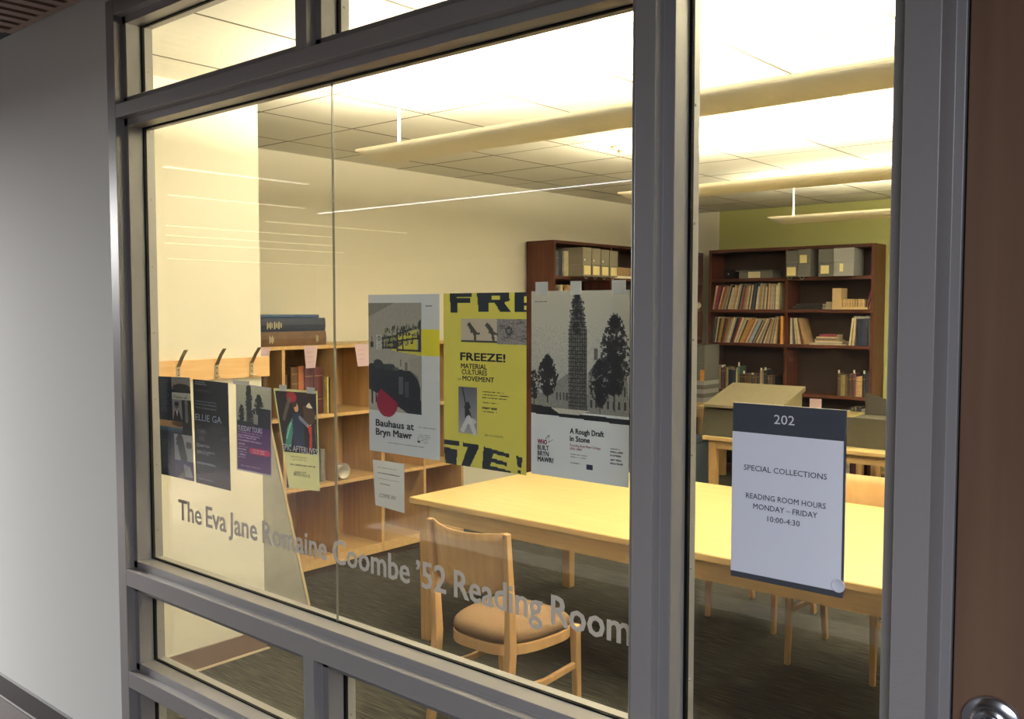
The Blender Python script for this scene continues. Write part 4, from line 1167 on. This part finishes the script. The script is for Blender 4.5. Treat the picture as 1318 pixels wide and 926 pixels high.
# rolled poster tube of paper in the third cubby
rp = empty('paper_roll', (-4.76, 3.735, .5856), 0, 'cream unrolled paper cone lying in the third cubby, middle row', 'paper roll')
mb = MB(); n = 26; vs = []
for k in range(n):
    q = k / (n - 1) * PI * 2.4; r0 = .036 + .018 * k / n
    vs.append((.02 + .0 * k, r0 * math.cos(q) + .092, .054 + r0 * math.sin(q))); vs.append((-.28, .35 * r0 * math.cos(q) + .10, .054 + .35 * r0 * math.sin(q)))
mb.add(vs, [(2 * k, 2 * k + 2, 2 * k + 3, 2 * k + 1) for k in range(n - 1)])
o = mb.obj('curled_sheet', WHITEP, rp, smooth=True, recalc=False); md = o.modifiers.new('s', 'SOLIDIFY'); md.thickness = .001
# big folios lying on top
TZ = 1.4686
fo = [('brown', .088, .50, 3.195, 'brown cloth folio box lying on the low bookcase, bottom of three'), ('navy', .082, .56, 3.13, 'thick navy folio lying on the low bookcase, middle of three'), ('blue', .020, .50, 3.14, 'thin blue folio on top of the pile on the low bookcase')]
z = TZ
for c, t, hh, y, lab in fo:
    b = book(c, t, hh, .30, (-4.74, y, z), '+x', 0, False, lab, 'folios piled on the low bookcase', lie=True)
    if t > .05:
        # tooled title block on the spine
        for q in ((.22, .30) if c == 'navy' else (.15, .22), (.84, .88) if c == 'brown' else (.31, .42)):
            for k in range(4):
                aa = hh * (q[0] + (q[1] - q[0]) * k / 4); box('spine_title', (t * (.35 if k % 2 else .25), -.0035, aa), (t * (.70 if k % 2 else .8), -.0018, aa + (q[1] - q[0]) * hh / 7), mat('faded_gilt', (.42, .38, .26), .6), b)
    z += t + .0008
# folio ends at left, dark
b = book('black', .155, .30, .28, (-4.80, 2.80, TZ), '+x', 0, False, 'black slipcase standing behind the stub wall on the low bookcase', 'folios piled on the low bookcase')
# hanging slips
for (ya, yb, za, zb, yc, yd, lab) in ((3.503, 3.609, 1.466, 1.328, 3.518, 3.589, 'lilac paper slip hanging from the top edge above the leather books'),
                                      (3.905, 4.04, 1.466, 1.320, 3.93, 4.03, 'lilac paper slip hanging at the top of the empty third cubby'),
                                      (3.19, 3.262, 1.466, 1.335, 3.17, 3.235, 'lilac paper slip hanging beside the coat rack end')):
    t_ = .0006
    mb = MB().add([(-4.716, ya, za), (-4.716, yb, za), (-4.716, yd, zb), (-4.716, yc, zb), (-4.715, ya, za), (-4.715, yb, za), (-4.715, yd, zb), (-4.715, yc, zb)],
                  [(0, 1, 2, 3), (7, 6, 5, 4), (0, 4, 5, 1), (1, 5, 6, 2), (2, 6, 7, 3), (3, 7, 4, 0)])
    o = tag(mb.obj('paper_slip', LILAC), lab, 'paper slip', 'lilac slips')
    for k in range(3):
        zz = za - .04 - k * .03; MB().box((-4.7149, (ya + yc) / 2 + .015, zz), (-4.7145, (ya + yc) / 2 + .065, zz + .002)).obj('typed_line', mat('lilac_ink', (.30, .22, .28), .8), o)
box('card', (-4.80, 4.00, TZ), (-4.70, 4.06, TZ + .004), CARD, label='small tan card lying on top of the low bookcase', cat='card')
# leaning portfolio board
lp = empty('leaning_board', (-4.272, 3.20, 0), 0, 'large grey board with pale wooden edge leaning on the low bookcase', 'board')
th_ = math.atan2(.36, 1.02)
Mx = Matrix.Rotation(-th_, 4, 'Y')
H_ = 1.08
o = MB().box((-.052, -.72, .012), (-.004, -.016, H_)).obj('board_panel', PANELG, lp); o.matrix_basis = Mx
o = MB().box((-.056, -.016, .0), (.0, 0, H_ + .01)).box((-.056, -.74, 0), (0, -.72, H_ + .01)).box((-.056, -.72, H_), (.0, -.016, H_ + .01)).obj('board_edge', TANW, lp); o.matrix_basis = Mx
o = MB().box((-.024, -.002, .01), (-.020, .0006, H_)).box((-.008, -.002, .01), (-.006, .0006, H_)).obj('edge_groove', mat('groove_dark', (.05, .045, .04), .8), lp); o.matrix_basis = Mx

# ================================================================== TABLES
def table(loc, L_, D_, label, rail=.09, legw=.06, hgt=.74, group=None):
    t = empty('reading_table', loc, 0, label, 'table', group)
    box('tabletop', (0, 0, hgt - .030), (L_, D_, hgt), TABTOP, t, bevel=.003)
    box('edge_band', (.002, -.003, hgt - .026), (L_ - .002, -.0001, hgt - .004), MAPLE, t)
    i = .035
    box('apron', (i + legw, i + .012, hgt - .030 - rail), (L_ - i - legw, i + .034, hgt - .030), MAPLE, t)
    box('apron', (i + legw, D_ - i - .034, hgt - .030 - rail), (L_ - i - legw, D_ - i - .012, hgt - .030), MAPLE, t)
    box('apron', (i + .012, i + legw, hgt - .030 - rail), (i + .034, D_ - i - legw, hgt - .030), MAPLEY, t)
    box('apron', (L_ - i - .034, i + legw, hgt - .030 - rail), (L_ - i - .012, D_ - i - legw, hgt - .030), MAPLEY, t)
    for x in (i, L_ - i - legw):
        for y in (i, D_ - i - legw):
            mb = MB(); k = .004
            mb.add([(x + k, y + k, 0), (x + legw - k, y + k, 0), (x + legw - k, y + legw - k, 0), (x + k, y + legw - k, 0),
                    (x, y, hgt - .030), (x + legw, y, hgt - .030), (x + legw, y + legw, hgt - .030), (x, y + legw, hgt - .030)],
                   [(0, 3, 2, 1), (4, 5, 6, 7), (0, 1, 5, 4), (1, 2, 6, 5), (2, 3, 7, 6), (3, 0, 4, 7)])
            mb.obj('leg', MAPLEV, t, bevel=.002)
    return t


table((-3.455, 3.21, 0), 2.80, 1.32, 'long pale maple reading table nearest the glass wall')
table((-3.46, 6.22, 0), 2.75, .95, 'maple reading table carrying the drab book cradles, behind the pair of chairs', rail=.065)
table((-4.575, 8.10, 0), 1.66, .50, 'narrow maple table directly before the green-wall bookcase', rail=.055)

# ================================================================== CHAIRS
def make_chair():
    t = empty('reading_chair', (0, 0, 0))
    # seat cushion: rounded slab, wider at the front
    def outline(n, k, grow=0):
        pts = []
        for i in range(n):
            q = 2 * PI * i / n; c, s_ = math.cos(q), math.sin(q)
            e = .55
            x = (abs(c) ** e) * (1 if c > 0 else -1); y = (abs(s_) ** e) * (1 if s_ > 0 else -1)
            if y < 0: y = -(abs(s_) ** .85)
            w = (.205 + .018 * y)
            pts.append((x * w * k, y * .205 * k + .005))
        return pts
    n = 40; prof = [(.93, .425), (.985, .432), (1.0, .446), (.985, .462), (.93, .474), (.80, .484), (.5, .491), (.2, .493)]
    vs = []; fs = []
    for k, z in prof: vs += [(x, y, z) for x, y in outline(n, k)]
    for j in range(len(prof) - 1):
        for i in range(n): fs.append((j * n + i, j * n + (i + 1) % n, (j + 1) * n + (i + 1) % n, (j + 1) * n + i))
    fs.append(tuple(range(n))[::-1]); fs.append(tuple(range((len(prof) - 1) * n, len(prof) * n)))
    MB().add(vs, fs).obj('seat_cushion', CUSH, t, smooth=True)
    # seat frame: ring of wood under the cushion
    a = outline(n, 1.0); b = outline(n, .88); vs = []; fs = []
    for z, ring in ((.385, a), (.427, a), (.427, b), (.385, b)): vs += [(x, y, z) for x, y in ring]
    for j in range(4):
        for i in range(n): fs.append((j * n + i, j * n + (i + 1) % n, ((j + 1) % 4) * n + (i + 1) % n, ((j + 1) % 4) * n + i))
    MB().add(vs, fs).obj('seat_frame', CHAIRW, t, bevel=.003)
    # rear legs run up into the back posts, sweeping backwards
    for sx in (-1, 1):
        pts = [(sx * .192, -.255, 0), (sx * .192, -.222, .20), (sx * .193, -.205, .42), (sx * .196, -.212, .60), (sx * .200, -.235, .875)]
        MB().sweep(pts, [.026, .028, .030, .028, .024], [.034, .038, .042, .034, .024], up=(0, 1, 0)).obj('rear_leg', CHAIRW, t, bevel=.004)
        pts = [(sx * .200, .205, 0), (sx * .198, .195, .25), (sx * .196, .190, .425)]
        MB().sweep(pts, [.024, .030, .034], [.026, .032, .036], up=(0, 1, 0)).obj('front_leg', CHAIRW, t, bevel=.004)
        MB().sweep([(sx * .192, -.215, .265), (sx * .196, 0, .250), (sx * .197, .19, .262)], .018, .026).obj('stretcher', CHAIRW, t, bevel=.003)
    # curved back panel bulging backwards
    vs = []; fs = []; nx, nz = 20, 6
    for side in (0, 1):
        for j in range(nz + 1):
            for i in range(nx + 1):
                u = i / nx * 2 - 1; v = j / nz
                zlow = .645 - .02 * (1 - u * u) ; ztop = .875 - .012 * (1 - u * u)
                z = zlow + (ztop - zlow) * v
                y = -.205 - .030 * v - .052 * (1 - u * u) + (.010 if side else 0)
                vs.append((u * .188, y, z))
    o_ = (nx + 1) * (nz + 1)
    for j in range(nz):
        for i in range(nx):
            a_ = j * (nx + 1) + i; fs.append((a_, a_ + 1, a_ + nx + 2, a_ + nx + 1)); fs.append((o_ + a_ + nx + 1, o_ + a_ + nx + 2, o_ + a_ + 1, o_ + a_))
    for i in range(nx):
        a_ = i; fs.append((a_, o_ + a_, o_ + a_ + 1, a_ + 1)); a_ = nz * (nx + 1) + i; fs.append((a_ + 1, o_ + a_ + 1, o_ + a_, a_))
    for j in range(nz):
        a_ = j * (nx + 1); fs.append((a_, a_ + nx + 1, o_ + a_ + nx + 1, o_ + a_)); a_ += nx; fs.append((o_ + a_, o_ + a_ + nx + 1, a_ + nx + 1, a_))
    MB().add(vs, fs).obj('backrest', CHAIRW, t, smooth=True, recalc=True)
    return t


G = 'reading chairs'
c0 = make_chair(); c0.location = (-2.405, 2.765, 0); tag(c0, 'beech chair with brown cushion on the near side of the long table', 'chair', G)
for (x, y, a, lab) in ((-2.26, 4.72, 176, 'beech chair beyond the long table, back seen left of the sign'),
                       (-1.645, 4.36, 181, 'beech chair tucked beyond the long table, back seen right of the sign'),
                       (-2.58, 8.32, 165, 'beech chair beside the green wall, mostly hidden by the right jamb')):
    c = copy_tree(c0); c.location = (x, y, 0); c.rotation_euler.z = R(a); tag(c, lab, 'chair', G)

# ================================================================== BOOK CRADLES on the second table
t = empty('book_cradle', (-3.47, 6.25, .7403), 0, 'large drab sloping book cradle with olive skirt at the left table end', 'book cradle')
MB().prism([(.02, .215), (.46, .335), (.47, .35), (.47, .372), (.0, .237), (.0, .215)], 'x', 0, .60).obj('sloping_board', CRADLE, t, bevel=.002)
MB().prism([(.06, 0), (.44, 0), (.44, .328), (.06, .2255)], 'x', .565, .585).obj('end_support', CRADLE, t)
MB().prism([(.06, 0), (.44, 0), (.44, .328), (.06, .2255)], 'x', .02, .04).obj('end_support', OLIVEF, t)
MB().prism([(.0, 0), (.012, 0), (.062, .212), (.05, .214)], 'x', -.02, .55).obj('front_skirt', OLIVEF, t)
t = empty('book_cradle', (-2.43, 6.38, .7403), 0, 'olive book cradle with tilted back board at the right, beyond the sign', 'book cradle')
MB().box((0, 0, 0), (.75, .02, .205)).obj('front_skirt', OLIVEF, t, bevel=.002)
MB().add([(.02, .30, .0), (.90, .30, 0), (.90, .30, .12), (.02, .30, .355), (.02, .318, 0), (.90, .318, 0), (.90, .318, .12), (.02, .318, .355)],
         [(0, 1, 2, 3), (7, 6, 5, 4), (0, 4, 5, 1), (1, 5, 6, 2), (2, 6, 7, 3), (3, 7, 4, 0)]).obj('back_board', mat('grey_drab_board', (.038, .033, .026), .85), t)
MB().prism([(.02, 0), (.30, 0), (.30, .19), (.02, .19)], 'x', .72, .74).obj('end_support', OLIVEF, t)
MB().box((.02, .02, .19), (.74, .30, .20)).obj('top_board', OLIVEF, t)
o = box('paper_card', (-3.48, 8.24, .7403), (-3.37, 8.243, .87), LILAC, label='lilac card standing on the narrow table before the dark bookcase', cat='card')
o = empty('door_stop_tray', (-4.55, 8.30, .7403), 0, 'low drab tray on the narrow table, left end', 'tray')
MB().box((0, 0, 0), (.45, .16, .006)).box((0, 0, .006), (.45, .01, .03)).box((0, .15, .006), (.45, .16, .03)).obj('tray_body', CRADLE, o)
